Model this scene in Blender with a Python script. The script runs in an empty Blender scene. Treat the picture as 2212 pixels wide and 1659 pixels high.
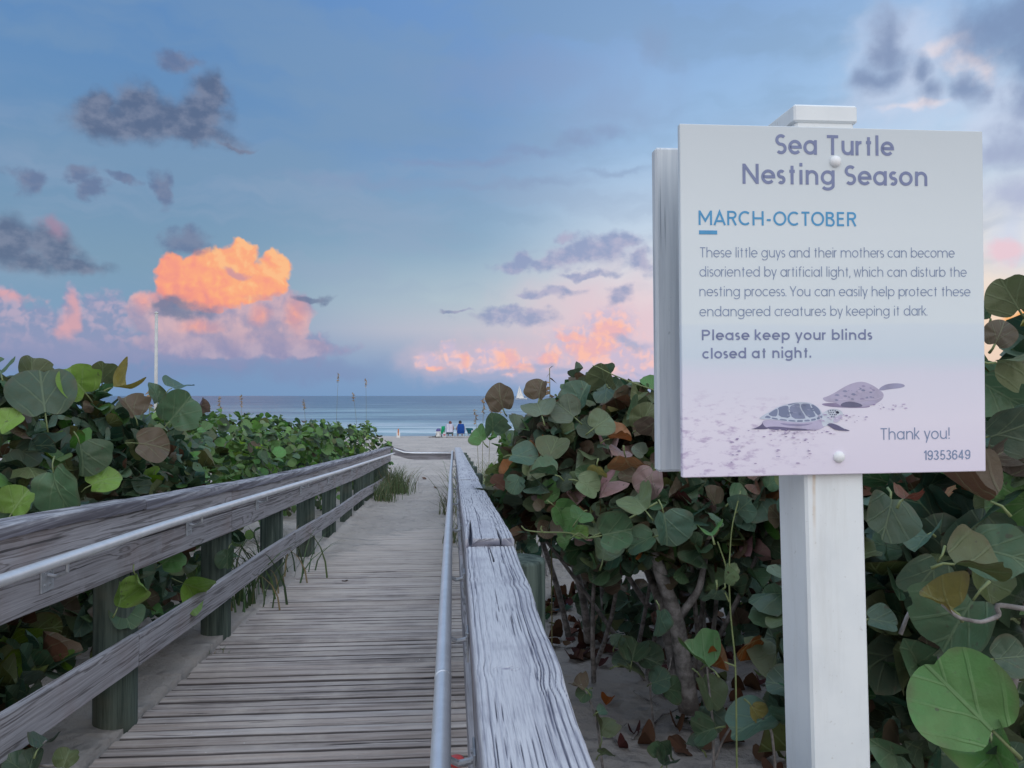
import bpy, math, random
import numpy as np
from mathutils import Vector, Matrix
rng = np.random.default_rng(7)
random.seed(7)
S = bpy.context.scene
COL = S.collection
rad = math.radians

# ------------------------------------------------------------------ camera
F, CX, CY = 1662.0, 1106.0, 829.5          # focal length and centre for a 2212 px wide photo
YAW, PITCH = rad(4.37), rad(0.88)
cam_d = bpy.data.cameras.new("camera")
cam = bpy.data.objects.new("camera", cam_d)
COL.objects.link(cam)
cam.location = (0, 0, 0)
cam.rotation_euler = (rad(90) + PITCH, 0, -YAW)
cam_d.sensor_width = 36
cam_d.lens = F / 2212 * 36
cam_d.clip_start = 0.05
cam_d.clip_end = 60000
S.camera = cam


def ray(u, v):
    x, z = (u - CX) / F, (CY - v) / F
    y2 = math.cos(PITCH) - z * math.sin(PITCH)
    z2 = math.sin(PITCH) + z * math.cos(PITCH)
    return np.array([x * math.cos(YAW) + y2 * math.sin(YAW), -x * math.sin(YAW) + y2 * math.cos(YAW), z2])


def at_y(u, v, Y):
    d = ray(u, v); return d * Y / d[1]


def at_x(u, v, X):
    d = ray(u, v); return d * X / d[0]


def lin(r, g, b):
    f = lambda c: (c / 255 / 12.92) if c / 255 <= 0.04045 else ((c / 255 + 0.055) / 1.055) ** 2.4
    return (f(r), f(g), f(b))


# ------------------------------------------------------------------ node helper
class NT:
    def __init__(self, tree):
        self.t = tree; self.k = 0

    def n(self, typ, ins=None, **props):
        nd = self.t.nodes.new(typ)
        nd.location = ((self.k % 40) * 200, -(self.k // 40) * 300); self.k += 1
        for a, b in props.items():
            setattr(nd, a, b)
        for a, b in (ins or {}).items():
            s = nd.inputs[a]
            if isinstance(b, bpy.types.NodeSocket):
                self.t.links.new(b, s)
            elif b is not None:
                if s.type == 'RGBA' and len(b) == 3:
                    b = (*b, 1)
                s.default_value = b
        return nd

    def m(self, op, a, b=0.0, c=0.0, clamp=False):
        return self.n('ShaderNodeMath', {0: a, 1: b, 2: c}, operation=op, use_clamp=clamp).outputs[0]

    def vm(self, op, a, b=(0, 0, 0), c=(0, 0, 0)):
        nd = self.n('ShaderNodeVectorMath', {0: a, 1: b}, operation=op)
        if op == 'MULTIPLY_ADD':
            nd.inputs[2].default_value = c
        return nd.outputs['Value'] if op in ('LENGTH', 'DOT_PRODUCT', 'DISTANCE') else nd.outputs[0]

    def mr(self, x, a, b, c=0.0, d=1.0, smooth=True):
        return self.n('ShaderNodeMapRange', {'Value': x, 'From Min': a, 'From Max': b, 'To Min': c, 'To Max': d},
                      interpolation_type='SMOOTHSTEP' if smooth else 'LINEAR').outputs[0]

    def mix(self, f, a, b, mode='MIX'):
        nd = self.n('ShaderNodeMix', data_type='RGBA', blend_type=mode)
        for i, x in ((0, f), (6, a), (7, b)):
            s = nd.inputs[i]
            if isinstance(x, bpy.types.NodeSocket):
                self.t.links.new(x, s)
            else:
                s.default_value = x if i == 0 else ((*x, 1) if len(x) == 3 else x)
        return nd.outputs[2]

    def ramp(self, x, stops, interp='LINEAR'):
        nd = self.n('ShaderNodeValToRGB', {0: x})
        r = nd.color_ramp; r.interpolation = interp
        while len(r.elements) < len(stops):
            r.elements.new(0.5)
        for e, (p, c) in zip(r.elements, sorted(stops)):
            e.position = p; e.color = (*c, 1) if len(c) == 3 else c
        return nd.outputs[0]

    def noise(self, vec, scale, detail=3, rough=0.5, dist=0.0, out=0):
        return self.n('ShaderNodeTexNoise', {'Vector': vec, 'Scale': scale, 'Detail': detail, 'Roughness': rough, 'Distortion': dist}).outputs[out]


# ------------------------------------------------------------------ sky (world) : dusk gradient and clouds laid out by compass direction
W = bpy.data.worlds.new("World")
S.world = W
W.use_nodes = True
W.node_tree.nodes.clear()
w = NT(W.node_tree)
SUN_EL, SUN_AZ = rad(9), rad(158)          # low glow behind the camera, to its right
dirv = w.n('ShaderNodeTexCoord').outputs['Generated']
sx = w.n('ShaderNodeSeparateXYZ', {0: dirv})
az = w.m('MULTIPLY', w.m('ARCTAN2', sx.outputs[0], sx.outputs[1]), 57.29578)
el = w.m('MULTIPLY', w.m('ARCSINE', sx.outputs[2]), 57.29578)
P = w.n('ShaderNodeCombineXYZ', {0: az, 1: el}).outputs[0]


def azel(u, v):
    d = ray(u, v); d = d / np.linalg.norm(d)
    return math.degrees(math.atan2(d[0], d[1])), math.degrees(math.asin(d[2]))


def el_ramp(stops):                        # stops in degrees of elevation, sRGB colours
    return w.ramp(w.m('DIVIDE', el, 90.0), [(max(0, e) / 90, lin(*c)) for e, c in stops])


front_left = el_ramp([(0, (117, 152, 194)), (2, (112, 146, 190)), (5, (122, 156, 190)), (9, (122, 155, 182)), (13, (114, 149, 182)), (19, (102, 143, 187)), (27, (90, 136, 192)), (45, (95, 140, 200)), (90, (150, 180, 215))])
front_mid = el_ramp([(0, (124, 158, 200)), (1.5, (128, 160, 200)), (3.2, (160, 174, 202)), (4.8, (192, 192, 208)), (7, (180, 196, 208)), (11, (143, 174, 200)), (18, (118, 154, 197)), (27, (112, 152, 204)), (45, (112, 155, 205)), (90, (150, 180, 215))])
front_right = el_ramp([(0, (150, 172, 212)), (1.5, (190, 188, 220)), (4, (232, 208, 218)), (7, (236, 222, 226)), (9, (226, 228, 234)), (12, (200, 216, 234)), (18, (160, 194, 230)), (27, (132, 170, 220)), (45, (150, 180, 220)), (90, (150, 180, 215))])
far_right = el_ramp([(0, (236, 208, 190)), (5, (248, 220, 196)), (9, (238, 232, 228)), (14, (210, 224, 240)), (20, (172, 204, 238)), (27, (150, 186, 230)), (45, (170, 195, 225)), (90, (150, 180, 215))])
back = el_ramp([(0, (248, 222, 200)), (6, (246, 233, 222)), (16, (238, 238, 240)), (35, (224, 235, 246)), (60, (210, 224, 242)), (90, (180, 204, 232))])
back = w.mix(1.0, back, (1.55, 1.55, 1.6), 'MULTIPLY')
sky = w.mix(w.mr(az, -22, 3), front_left, front_mid)
sky = w.mix(w.mr(az, 0, 16), sky, front_right)
sky = w.mix(w.mr(az, 15, 38), sky, far_right)
sky = w.mix(w.mr(w.m('ABSOLUTE', az), 50, 105), sky, back)
sky = w.mix(w.mr(el, 40, 70), sky, w.mix(1.0, back, (1.2, 1.2, 1.2), 'MULTIPLY'))

def n2(vec, scale, detail=4, rough=0.5, out=0, dist=0.0):
    return w.n('ShaderNodeTexNoise', {'Vector': vec, 'Scale': scale, 'Detail': detail, 'Roughness': rough, 'Distortion': dist}, noise_dimensions='2D').outputs[out]


def warp(pos, scale, ax, ay, detail=4, rough=0.5):
    return w.vm('ADD', pos, w.vm('MULTIPLY', w.vm('SUBTRACT', n2(pos, scale, detail, rough, 1), (0.5, 0.5, 0.5)), (ax, ay, 0)))


Pw = warp(P, 0.30, 3.4, 2.3, 5, 0.5)
Pf = warp(P, 0.42, 2.4, 1.7, 5, 0.5)
fbm = n2(P, 0.34, 7, 0.56)
fbm_fine = n2(w.vm('MULTIPLY', P, (0.8, 1.15, 1)), 0.85, 6, 0.55)
DEG = 57.29578 / F


def puffs(pos, lst, k=0.3):
    out = None
    for (u, v, ru, rv) in lst:
        a, e = azel(u, v)
        g = 1 / (1 + ((u - CX) / F) ** 2)
        ra, re = ru * DEG * g, rv * DEG
        d = w.vm('LENGTH', w.vm('MULTIPLY_ADD', pos, (1 / ra, 1 / re, 0), (-a / ra, -e / re, 0)))
        out = d if out is None else w.n('ShaderNodeMath', {0: out, 1: d, 2: k}, operation='SMOOTH_MIN').outputs[0]
    return out


def cover(d, lo, hi, k=0.0, tex=None):     # 1 inside, 0 outside, edge torn by a noise
    if tex is not None:
        d = w.m('ADD', d, w.m('MULTIPLY', w.m('SUBTRACT', tex, 0.5), k))
    return w.mr(d, lo, hi, 1.0, 0.0)


def over(mask, amount, col, base):
    return w.mix(w.m('MULTIPLY', mask, amount), base, col)


def billow(pos):
    a = w.n('ShaderNodeTexVoronoi', {'Vector': pos, 'Scale': 0.50, 'Smoothness': 0.35}, voronoi_dimensions='2D', feature='SMOOTH_F1').outputs['Distance']
    b = w.n('ShaderNodeTexVoronoi', {'Vector': pos, 'Scale': 1.25, 'Smoothness': 0.4}, voronoi_dimensions='2D', feature='SMOOTH_F1').outputs['Distance']
    c = n2(pos, 1.6, 5, 0.55)
    d = w.n('ShaderNodeTexVoronoi', {'Vector': pos, 'Scale': 2.7, 'Smoothness': 0.4}, voronoi_dimensions='2D', feature='SMOOTH_F1').outputs['Distance']
    return w.m('ADD', w.m('ADD', w.m('MULTIPLY', a, 0.5), w.m('MULTIPLY', d, 0.2)), w.m('ADD', w.m('MULTIPLY', b, 0.32), w.m('MULTIPLY', c, 0.20)))


Pb = warp(P, 0.9, 0.7, 0.6, 3, 0.5)
bl1 = billow(Pb); bl2 = billow(w.vm('ADD', Pb, (0.30, 0.34, 0)))
relief = w.m('ADD', w.m('MULTIPLY', w.m('SUBTRACT', bl2, bl1), 1.9), 0.5)
relief = w.m('ADD', w.m('MULTIPLY', relief, 0.8), w.m('MULTIPLY', w.m('SUBTRACT', fbm_fine, 0.4), 0.5))

# thin veils across the middle of the sky
streak = n2(w.vm('MULTIPLY', w.vm('ADD', Pw, (0, 0, 3)), (0.05, 0.22, 1)), 1.0, 5, 0.5)
sky = over(w.m('MULTIPLY', w.mr(streak, 0.40, 0.66), w.mr(el, 8, 14)), 0.40, lin(128, 156, 184), sky)
veil = n2(w.vm('MULTIPLY', Pw, (0.06, 0.3, 1)), 1.3, 4, 0.5)
sky = over(w.m('MULTIPLY', w.mr(veil, 0.42, 0.7), w.m('MULTIPLY', w.mr(el, 5, 9), w.mr(el, 22, 14))), 0.35, lin(150, 168, 196), sky)
wisp = puffs(Pf, [(930, 354, 70, 7), (1050, 346, 70, 9), (1160, 328, 66, 10), (1255, 306, 54, 12), (1320, 286, 40, 14)], 0.5)
sky = over(cover(wisp, 0.1, 1.8, 0.9, fbm), 0.45, lin(132, 148, 186), sky)
wisp2 = puffs(Pf, [(780, 392, 160, 11), (1010, 398, 120, 8), (1150, 392, 90, 7), (1330, 372, 70, 6)], 0.5)
sky = over(cover(wisp2, 0.1, 1.9, 0.9, fbm), 0.4, lin(136, 154, 188), sky)
smear = puffs(Pw, [(1160, 165, 190, 50), (1330, 230, 110, 60), (1420, 110, 40, 40)], 0.5)
sky = over(cover(smear, 0.0, 1.9, 1.3, fbm), 0.38, lin(140, 156, 190), sky)
# low lilac bank at the horizon, left
bank = puffs(Pf, [(10, 690, 62, 50), (40, 662, 34, 26), (148, 660, 26, 32), (100, 715, 110, 46), (232, 690, 60, 46), (200, 755, 240, 36), (480, 752, 220, 34), (600, 745, 120, 26), (640, 752, 110, 18)])
bankm = cover(bank, 0.8, 1.3, 0.6, bl1)
bankc = w.mix(w.mr(relief, 0.25, 0.8), lin(136, 146, 184), lin(184, 166, 192))
sky = over(bankm, 0.85, w.mix(w.mr(el, 5.2, 2.4), bankc, lin(142, 146, 186)), sky)
rose = puffs(Pf, [(148, 652, 20, 24), (45, 648, 34, 14), (148, 690, 24, 44), (20, 640, 24, 10)])
sky = over(cover(rose, 0.2, 1.25, 0.7, bl1), 0.8, lin(222, 164, 172), sky)
lowband = w.mix(w.mr(w.m('ABSOLUTE', w.m('SUBTRACT', el, w.m('ADD', 1.9, w.m('MULTIPLY', w.m('SUBTRACT', fbm, 0.5), 2.2)))), 0.2, 1.2), lin(122, 140, 184), sky)
sky = w.mix(w.m('MULTIPLY', w.mr(az, -3, -9), 0.55), sky, lowband)
# the sunlit cumulus: lilac body, orange top with billows
body = puffs(Pb, [(330, 680, 55, 44), (300, 665, 30, 30), (400, 690, 92, 54), (500, 690, 122, 62), (600, 680, 72, 62), (648, 690, 28, 50), (480, 742, 190, 32), (620, 750, 110, 22), (560, 620, 70, 50)])
bodym = cover(body, 0.80, 1.12, 0.45, bl1)
bodyc = w.mix(w.m('ADD', w.m('MULTIPLY', w.mr(n2(P, 0.5, 4, 0.5), 0.36, 0.64), 0.75), w.m('MULTIPLY', w.mr(relief, 0.1, 1.0), 0.25)), lin(156, 148, 180), lin(212, 176, 186))
bodyc = w.mix(w.mr(el, 5.0, 2.6), bodyc, w.mix(w.mr(fbm, 0.38, 0.62), lin(142, 142, 182), lin(180, 166, 192)))
sky = over(bodym, 0.96, bodyc, sky)
peach = puffs(Pb, [(640, 680, 24, 34), (345, 640, 34, 26), (310, 650, 24, 20), (430, 704, 46, 14), (560, 680, 22, 24)])
sky = over(w.m('MULTIPLY', bodym, cover(peach, 0.0, 1.5, 0.35, fbm_fine)), 0.8, w.mix(w.mr(relief, 0.2, 0.9), lin(226, 158, 160), lin(252, 170, 148)), sky)
top = puffs(Pb, [(372, 582, 34, 40), (440, 584, 60, 40), (400, 620, 62, 36), (524, 556, 36, 36), (520, 530, 15, 17), (594, 582, 38, 42), (560, 605, 54, 40), (470, 625, 90, 40), (530, 632, 62, 26), (432, 650, 62, 28), (600, 615, 26, 24), (488, 570, 44, 36), (430, 574, 50, 24)], 0.10)
topm = cover(top, 0.82, 1.10, 0.62, bl1)
soft_r = w.m('ADD', 0.5, w.m('MULTIPLY', w.m('SUBTRACT', bl2, bl1), 0.9))
warm = w.m('ADD', w.m('MULTIPLY', w.mr(az, -22.5, -14.5), 0.55), w.m('ADD', w.m('MULTIPLY', w.mr(el, 5.6, 9.8), 0.35), w.m('MULTIPLY', w.m('SUBTRACT', soft_r, 0.5), 1.1)))
warm = w.m('ADD', warm, w.m('MULTIPLY', w.m('SUBTRACT', n2(P, 0.6, 4, 0.5), 0.5), 0.6))
topc = w.ramp(warm, [(0.0, lin(232, 146, 140)), (0.22, lin(244, 150, 134)), (0.5, lin(252, 160, 130)), (0.8, lin(255, 174, 126)), (1.0, lin(255, 190, 136))])
sky = over(topm, 1.0, topc, sky)
cut = puffs(Pf, [(515, 588, 30, 7), (590, 645, 44, 12), (470, 668, 60, 10)])
sky = over(w.m('MULTIPLY', topm, cover(cut, 0.2, 1.3, 0.9, fbm_fine)), 0.75, lin(196, 146, 162), sky)
# rose and peach clouds low on the right
haze_r = puffs(Pf, [(1310, 690, 190, 110), (1130, 770, 190, 46), (1390, 690, 90, 70), (960, 785, 90, 36)])
sky = over(cover(haze_r, 0.0, 1.6, 0.7, fbm), 0.65, lin(228, 196, 208), sky)
pink = puffs(Pb, [(972, 762, 22, 26), (1004, 780, 26, 24), (925, 780, 30, 20), (1062, 772, 54, 34), (1115, 790, 50, 22), (1182, 780, 40, 20), (1270, 742, 95, 42), (1318, 706, 66, 46), (1350, 775, 110, 34)])
pinkm = cover(pink, 0.6, 1.25, 0.8, bl1)
pinkc = w.mix(w.mr(relief, 0.25, 0.85), lin(202, 188, 214), lin(250, 200, 196))
sky = over(pinkm, 0.85, pinkc, sky)
hot = puffs(Pb, [(1004, 776, 14, 20), (1095, 772, 30, 26), (1130, 795, 30, 12), (1185, 776, 32, 14), (1275, 752, 70, 30), (1316, 716, 46, 26), (938, 795, 30, 8), (1240, 730, 50, 10)])
hotm = cover(hot, 0.45, 1.15, 0.9, bl1)
sky = over(hotm, 0.75, w.mix(w.mr(relief, 0.3, 0.8), lin(246, 180, 178), lin(255, 190, 168)), sky)
sunny = puffs(Pf, [(2186, 696, 30, 20), (2210, 680, 30, 16)])
sky = over(cover(sunny, 0.1, 1.3, 0.4, fbm_fine), 0.95, lin(255, 180, 104), sky)
sill = puffs(Pf, [(1205, 800, 62, 7), (1090, 808, 70, 6), (1370, 742, 34, 12), (1000, 818, 90, 4), (1300, 812, 60, 5), (1340, 735, 20, 8)])
sky = over(cover(sill, 0.3, 1.5, 0.9, fbm_fine), 0.75, lin(156, 170, 206), sky)
# grey clouds in front, already out of the sun
grey = puffs(Pw, [(240, 255, 82, 34), (225, 222, 34, 26), (305, 250, 80, 46), (390, 262, 95, 40), (450, 250, 44, 46), (462, 208, 30, 34), (430, 296, 100, 20), (505, 316, 44, 6),
                  (15, 528, 50, 46), (110, 545, 60, 34), (155, 572, 60, 14), (60, 572, 70, 18)])
gm = cover(grey, 0.45, 1.55, 1.4, fbm)
sky = over(gm, 0.95, w.mix(w.mr(fbm_fine, 0.35, 0.7), lin(88, 104, 136), lin(120, 130, 156)), sky)
sky = over(cover(puffs(Pf, [(118, 488, 26, 24)]), 0.1, 1.4, 0.9, fbm_fine), 0.75, lin(164, 134, 160), sky)
grey2 = puffs(Pf, [(375, 128, 50, 14), (52, 388, 30, 22), (180, 380, 30, 14), (205, 412, 26, 16), (262, 386, 34, 7), (345, 412, 20, 30), (405, 515, 46, 22), (385, 668, 58, 20), (345, 660, 22, 8), (672, 643, 36, 7),
                   (1110, 578, 44, 14), (1135, 562, 22, 16), (1190, 570, 44, 14), (1232, 552, 50, 18), (1300, 540, 70, 32), (1340, 520, 42, 22), (1230, 512, 24, 16), (1262, 592, 56, 8), (1388, 556, 26, 32),
                   (1150, 640, 30, 7), (1196, 634, 50, 11), (1336, 635, 26, 16), (1100, 686, 86, 13), (1085, 672, 44, 10), (985, 668, 26, 4), (1150, 675, 30, 9)], 0.2)
g2m = cover(grey2, 0.5, 1.5, 1.15, fbm_fine)
g2c = w.mix(w.mr(az, -6, 4), w.mix(w.mr(fbm_fine, .35, .65), lin(100, 116, 152), lin(118, 128, 158)), w.mix(w.mr(fbm_fine, 0.35, 0.65), lin(142, 154, 192), lin(176, 174, 202)))
sky = over(g2m, 0.85, g2c, sky)
# broken cloud high on the right: pale streaks, then dark rags
pale = puffs(Pw, [(2050, 110, 80, 26), (2110, 150, 60, 26), (2160, 210, 70, 50), (1980, 220, 130, 40), (2150, 270, 80, 50), (1940, 90, 110, 50), (1950, 180, 110, 60), (2190, 520, 60, 50)])
sky = over(cover(pale, 0.1, 1.7, 1.3, fbm), 0.7, lin(206, 216, 238), sky)
streaks = puffs(Pf, [(2040, 100, 56, 14), (2100, 128, 50, 16), (2130, 158, 26, 30), (1985, 225, 70, 8)])
sky = over(cover(streaks, 0.1, 1.5, 1.1, fbm_fine), 0.8, lin(236, 226, 232), sky)
rags = puffs(Pw, [(2185, 40, 120, 70), (2215, 130, 70, 60), (1920, 100, 40, 46), (1895, 165, 46, 24), (2005, 205, 40, 26), (2100, 180, 34, 34), (2200, 210, 50, 40), (2185, 330, 60, 40), (2185, 420, 70, 36), (1975, 160, 26, 26)])
sky = over(cover(rags, 0.0, 1.7, 1.7, fbm), 0.8, w.mix(w.mr(el, 12, 20), lin(174, 182, 212), lin(118, 138, 176)), sky)
rosy = puffs(Pf, [(2172, 540, 46, 22)])
sky = over(cover(rosy, 0.3, 1.35, 0.9, fbm_fine), 0.85, lin(240, 204, 214), sky)

nish = w.n('ShaderNodeTexSky', sky_type='NISHITA', sun_disc=False, sun_elevation=SUN_EL, sun_rotation=SUN_AZ, air_density=1.0, dust_density=1.0)
bg1 = w.n('ShaderNodeBackground', {'Color': sky, 'Strength': 1.0})
bg2 = w.n('ShaderNodeBackground', {'Color': nish.outputs[0], 'Strength': 0.10})
mixs = w.n('ShaderNodeMixShader', {0: 0.06, 1: bg1.outputs[0], 2: bg2.outputs[0]})
w.n('ShaderNodeOutputWorld', {0: mixs.outputs[0]})
W.cycles.sampling_method = 'MANUAL'
W.cycles.sample_map_resolution = 512

sun_d = bpy.data.lights.new("sun", 'SUN')
sun_d.energy = 0.5; sun_d.angle = rad(45); sun_d.color = (1.0, 0.95, 0.90)
sun = bpy.data.objects.new("sun", sun_d); COL.objects.link(sun)
sd = Vector((math.sin(SUN_AZ) * math.cos(rad(38)), math.cos(SUN_AZ) * math.cos(rad(38)), math.sin(rad(38))))
sun.rotation_euler = sd.to_track_quat('Z', 'Y').to_euler()

vs = S.view_settings
vs.view_transform = 'Standard'; vs.look = 'None'; vs.exposure = 0.0; vs.gamma = 1.0; vs.use_curve_mapping = False
S.cycles.max_bounces = 6; S.cycles.diffuse_bounces = 3; S.cycles.glossy_bounces = 3; S.cycles.transmission_bounces = 4
S.cycles.use_denoising = True


# ------------------------------------------------------------------ object helpers
def link(name, data, parent=None):
    o = bpy.data.objects.new(name, data); COL.objects.link(o)
    if parent is not None:
        o.parent = parent
    return o


def tag(o, label=None, cat=None, group=None, kind=None):
    if label: o["label"] = label
    if cat: o["category"] = cat
    if group: o["group"] = group
    if kind: o["kind"] = kind
    return o


def thing(name, label, cat, group=None, loc=(0, 0, 0)):
    o = link(name, None); o.location = loc; o.empty_display_size = 0.1
    return tag(o, label, cat, group)


def mesh(name, V, Fc, mat, parent=None, smooth=False, attrs=None, uv=None):
    """V (n,3); Fc a list of faces or an int array (m,k); attrs: per-vertex float or rgb arrays; uv per vertex."""
    me = bpy.data.meshes.new(name)
    V = np.asarray(V, dtype=np.float32)
    if isinstance(Fc, np.ndarray):
        m, k = Fc.shape
        me.vertices.add(len(V)); me.vertices.foreach_set('co', V.ravel())
        me.loops.add(m * k); me.loops.foreach_set('vertex_index', Fc.astype(np.int32).ravel())
        me.polygons.add(m); me.polygons.foreach_set('loop_start', np.arange(0, m * k, k, dtype=np.int32))
        me.update(calc_edges=True)
    else:
        me.from_pydata(V.tolist(), [], [tuple(int(i) for i in f) for f in Fc])
    for a, arr in (attrs or {}).items():
        arr = np.asarray(arr, dtype=np.float32)
        if arr.ndim == 1:
            at = me.attributes.new(a, 'FLOAT', 'POINT'); at.data.foreach_set('value', arr)
        else:
            at = me.attributes.new(a, 'FLOAT_COLOR', 'POINT')
            at.data.foreach_set('color', np.concatenate([arr, np.ones((len(arr), 1), np.float32)], 1).ravel())
    if uv is not None:
        ul = me.uv_layers.new(name='UVMap')
        li = np.empty(len(me.loops), np.int32); me.loops.foreach_get('vertex_index', li)
        ul.data.foreach_set('uv', np.asarray(uv, np.float32)[li].ravel())
    if smooth:
        me.polygons.foreach_set('use_smooth', np.ones(len(me.polygons), bool))
    me.materials.append(mat)
    me.validate()
    return link(name, me, parent)


class MB:
    """collects pieces of ONE object"""
    def __init__(self):
        self.v = []; self.f = []; self.n = 0; self.c = []

    def add(self, V, Fc, col=None):
        V = np.asarray(V, float)
        self.v.append(V)
        self.f += [[i + self.n for i in f] for f in (Fc.tolist() if isinstance(Fc, np.ndarray) else Fc)]
        self.n += len(V)
        self.c.append(np.tile(np.array(col if col is not None else (0.5, 0.5, 0.5), float), (len(V), 1)))
        return self

    def box(self, lo, hi, bev=0.0, M=None, col=None):
        (x0, y0, z0), (x1, y1, z1) = lo, hi
        b = min(bev, (x1 - x0) / 3, (y1 - y0) / 3, (z1 - z0) / 3)
        if b <= 0:
            V = [(x, y, z) for x in (x0, x1) for y in (y0, y1) for z in (z0, z1)]
            Fc = [(0, 1, 3, 2), (4, 6, 7, 5), (0, 4, 5, 1), (2, 3, 7, 6), (0, 2, 6, 4), (1, 5, 7, 3)]
        else:
            V = []; idx = {}
            for i, x in enumerate((x0, x1)):
                for j, y in enumerate((y0, y1)):
                    for k, z in enumerate((z0, z1)):
                        s = (1 if i == 0 else -1, 1 if j == 0 else -1, 1 if k == 0 else -1)
                        for ax in range(3):       # vertex lying on the face normal to ax
                            p = [x, y, z]
                            for q in range(3):
                                if q != ax: p[q] += s[q] * b
                            idx[(i, j, k, ax)] = len(V); V.append(p)
            Fc = []
            for ax in range(3):
                o = [q for q in range(3) if q != ax]
                for sgn in (0, 1):
                    q4 = []
                    for a, c in ((0, 0), (1, 0), (1, 1), (0, 1)):
                        t = [0, 0, 0]; t[ax] = sgn; t[o[0]] = a; t[o[1]] = c
                        q4.append(idx[(*t, ax)])
                    flip = (sgn == 0) ^ (ax == 1)
                    Fc.append(q4[::-1] if flip else q4)
            for ax in range(3):               # edges along ax
                o = [q for q in range(3) if q != ax]
                for a in (0, 1):
                    for c in (0, 1):
                        t0 = [0, 0, 0]; t0[o[0]] = a; t0[o[1]] = c; t1 = list(t0); t1[ax] = 1
                        Fc.append([idx[(*t0, o[0])], idx[(*t1, o[0])], idx[(*t1, o[1])], idx[(*t0, o[1])]])
            for i in (0, 1):
                for j in (0, 1):
                    for k in (0, 1):
                        Fc.append([idx[(i, j, k, q)] for q in range(3)])
        V = np.array(V, float)
        if M is not None:
            M = np.array(M); V = V @ M[:3, :3].T + M[:3, 3]
        return self.add(V, Fc, col)

    def tube(self, pts, r, n=8, caps=True, col=None):
        pts = np.asarray(pts, float); r = np.broadcast_to(np.asarray(r, float), (len(pts),))
        T = np.gradient(pts, axis=0); T /= np.linalg.norm(T, axis=1)[:, None] + 1e-12
        up = np.array([0, 0, 1.0]) if abs(T[0][2]) < 0.9 else np.array([1.0, 0, 0])
        V = []
        for p, t, rr in zip(pts, T, r):
            a = np.cross(up, t); a /= np.linalg.norm(a) + 1e-12; b = np.cross(t, a); up = b
            for k in range(n):
                th = 2 * math.pi * k / n
                V.append(p + rr * (math.cos(th) * a + math.sin(th) * b))
        Fc = [[i * n + k, i * n + (k + 1) % n, (i + 1) * n + (k + 1) % n, (i + 1) * n + k] for i in range(len(pts) - 1) for k in range(n)]
        if caps:
            Fc.append(list(range(n))[::-1]); Fc.append([(len(pts) - 1) * n + k for k in range(n)])
        return self.add(V, Fc, col)

    def lathe(self, prof, n=16, c=(0, 0, 0), col=None):
        V = [(c[0] + r * math.cos(2 * math.pi * k / n), c[1] + r * math.sin(2 * math.pi * k / n), c[2] + z) for r, z in prof for k in range(n)]
        Fc = [[i * n + k, i * n + (k + 1) % n, (i + 1) * n + (k + 1) % n, (i + 1) * n + k] for i in range(len(prof) - 1) for k in range(n)]
        Fc.append(list(range(n))[::-1]); Fc.append([(len(prof) - 1) * n + k for k in range(n)])
        return self.add(V, Fc, col)

    def build(self, name, mat, parent=None, smooth=False, tint=False):
        at = {'tint': np.concatenate(self.c)} if tint else None
        return mesh(name, np.concatenate(self.v), self.f, mat, parent, smooth, at)


# 2-D value noise for shapes
class VNoise:
    def __init__(self, seed, n=256):
        self.g = np.random.default_rng(seed).random((n, n)); self.n = n

    def __call__(self, x, y):
        x = np.asarray(x, float); y = np.asarray(y, float)
        xi = np.floor(x).astype(int); yi = np.floor(y).astype(int)
        fx = x - xi; fy = y - yi
        fx = fx * fx * (3 - 2 * fx); fy = fy * fy * (3 - 2 * fy)
        n = self.n; g = self.g
        a = g[xi % n, yi % n]; b = g[(xi + 1) % n, yi % n]; c = g[xi % n, (yi + 1) % n]; d = g[(xi + 1) % n, (yi + 1) % n]
        return (a * (1 - fx) + b * fx) * (1 - fy) + (c * (1 - fx) + d * fx) * fy

    def f(self, x, y, o=4):
        s = 0; a = 0.5; t = 0
        for i in range(o):
            s = s + a * self(x * 2 ** i + 17.3 * i, y * 2 ** i + 9.1 * i); t += a; a *= 0.5
        return s / t


VN = VNoise(3)


def new_mat(name):
    m = bpy.data.materials.new(name); m.use_nodes = True
    m.node_tree.nodes.clear()
    return m, NT(m.node_tree)


def finish(t, color, rough=0.6, spec=0.3, bump=None, bstr=0.3, bdist=0.01, metal=0.0, extra=None):
    nrm = None
    if bump is not None:
        nrm = t.n('ShaderNodeBump', {'Height': bump, 'Strength': bstr, 'Distance': bdist}).outputs[0]
    b = t.n('ShaderNodeBsdfPrincipled', {'Base Color': color, 'Roughness': rough, 'Specular IOR Level': spec, 'Metallic': metal})
    if nrm is not None:
        t.t.links.new(nrm, b.inputs['Normal'])
    sh = b.outputs[0]
    if extra: sh = extra(b.outputs[0])
    t.n('ShaderNodeOutputMaterial', {0: sh})
    return b


def plain(name, col, rough=0.5, spec=0.4, metal=0.0, var=0.12, scale=30):
    m, t = new_mat(name)
    oc = t.n('ShaderNodeTexCoord').outputs['Object']
    nz = t.noise(oc, scale, 4, 0.6)
    c = t.mix(t.mr(nz, 0.3, 0.7), tuple(x * (1 - var) for x in col), tuple(min(1, x * (1 + var)) for x in col))
    finish(t, c, rough, spec, nz, 0.08, 0.004, metal)
    return m


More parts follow.
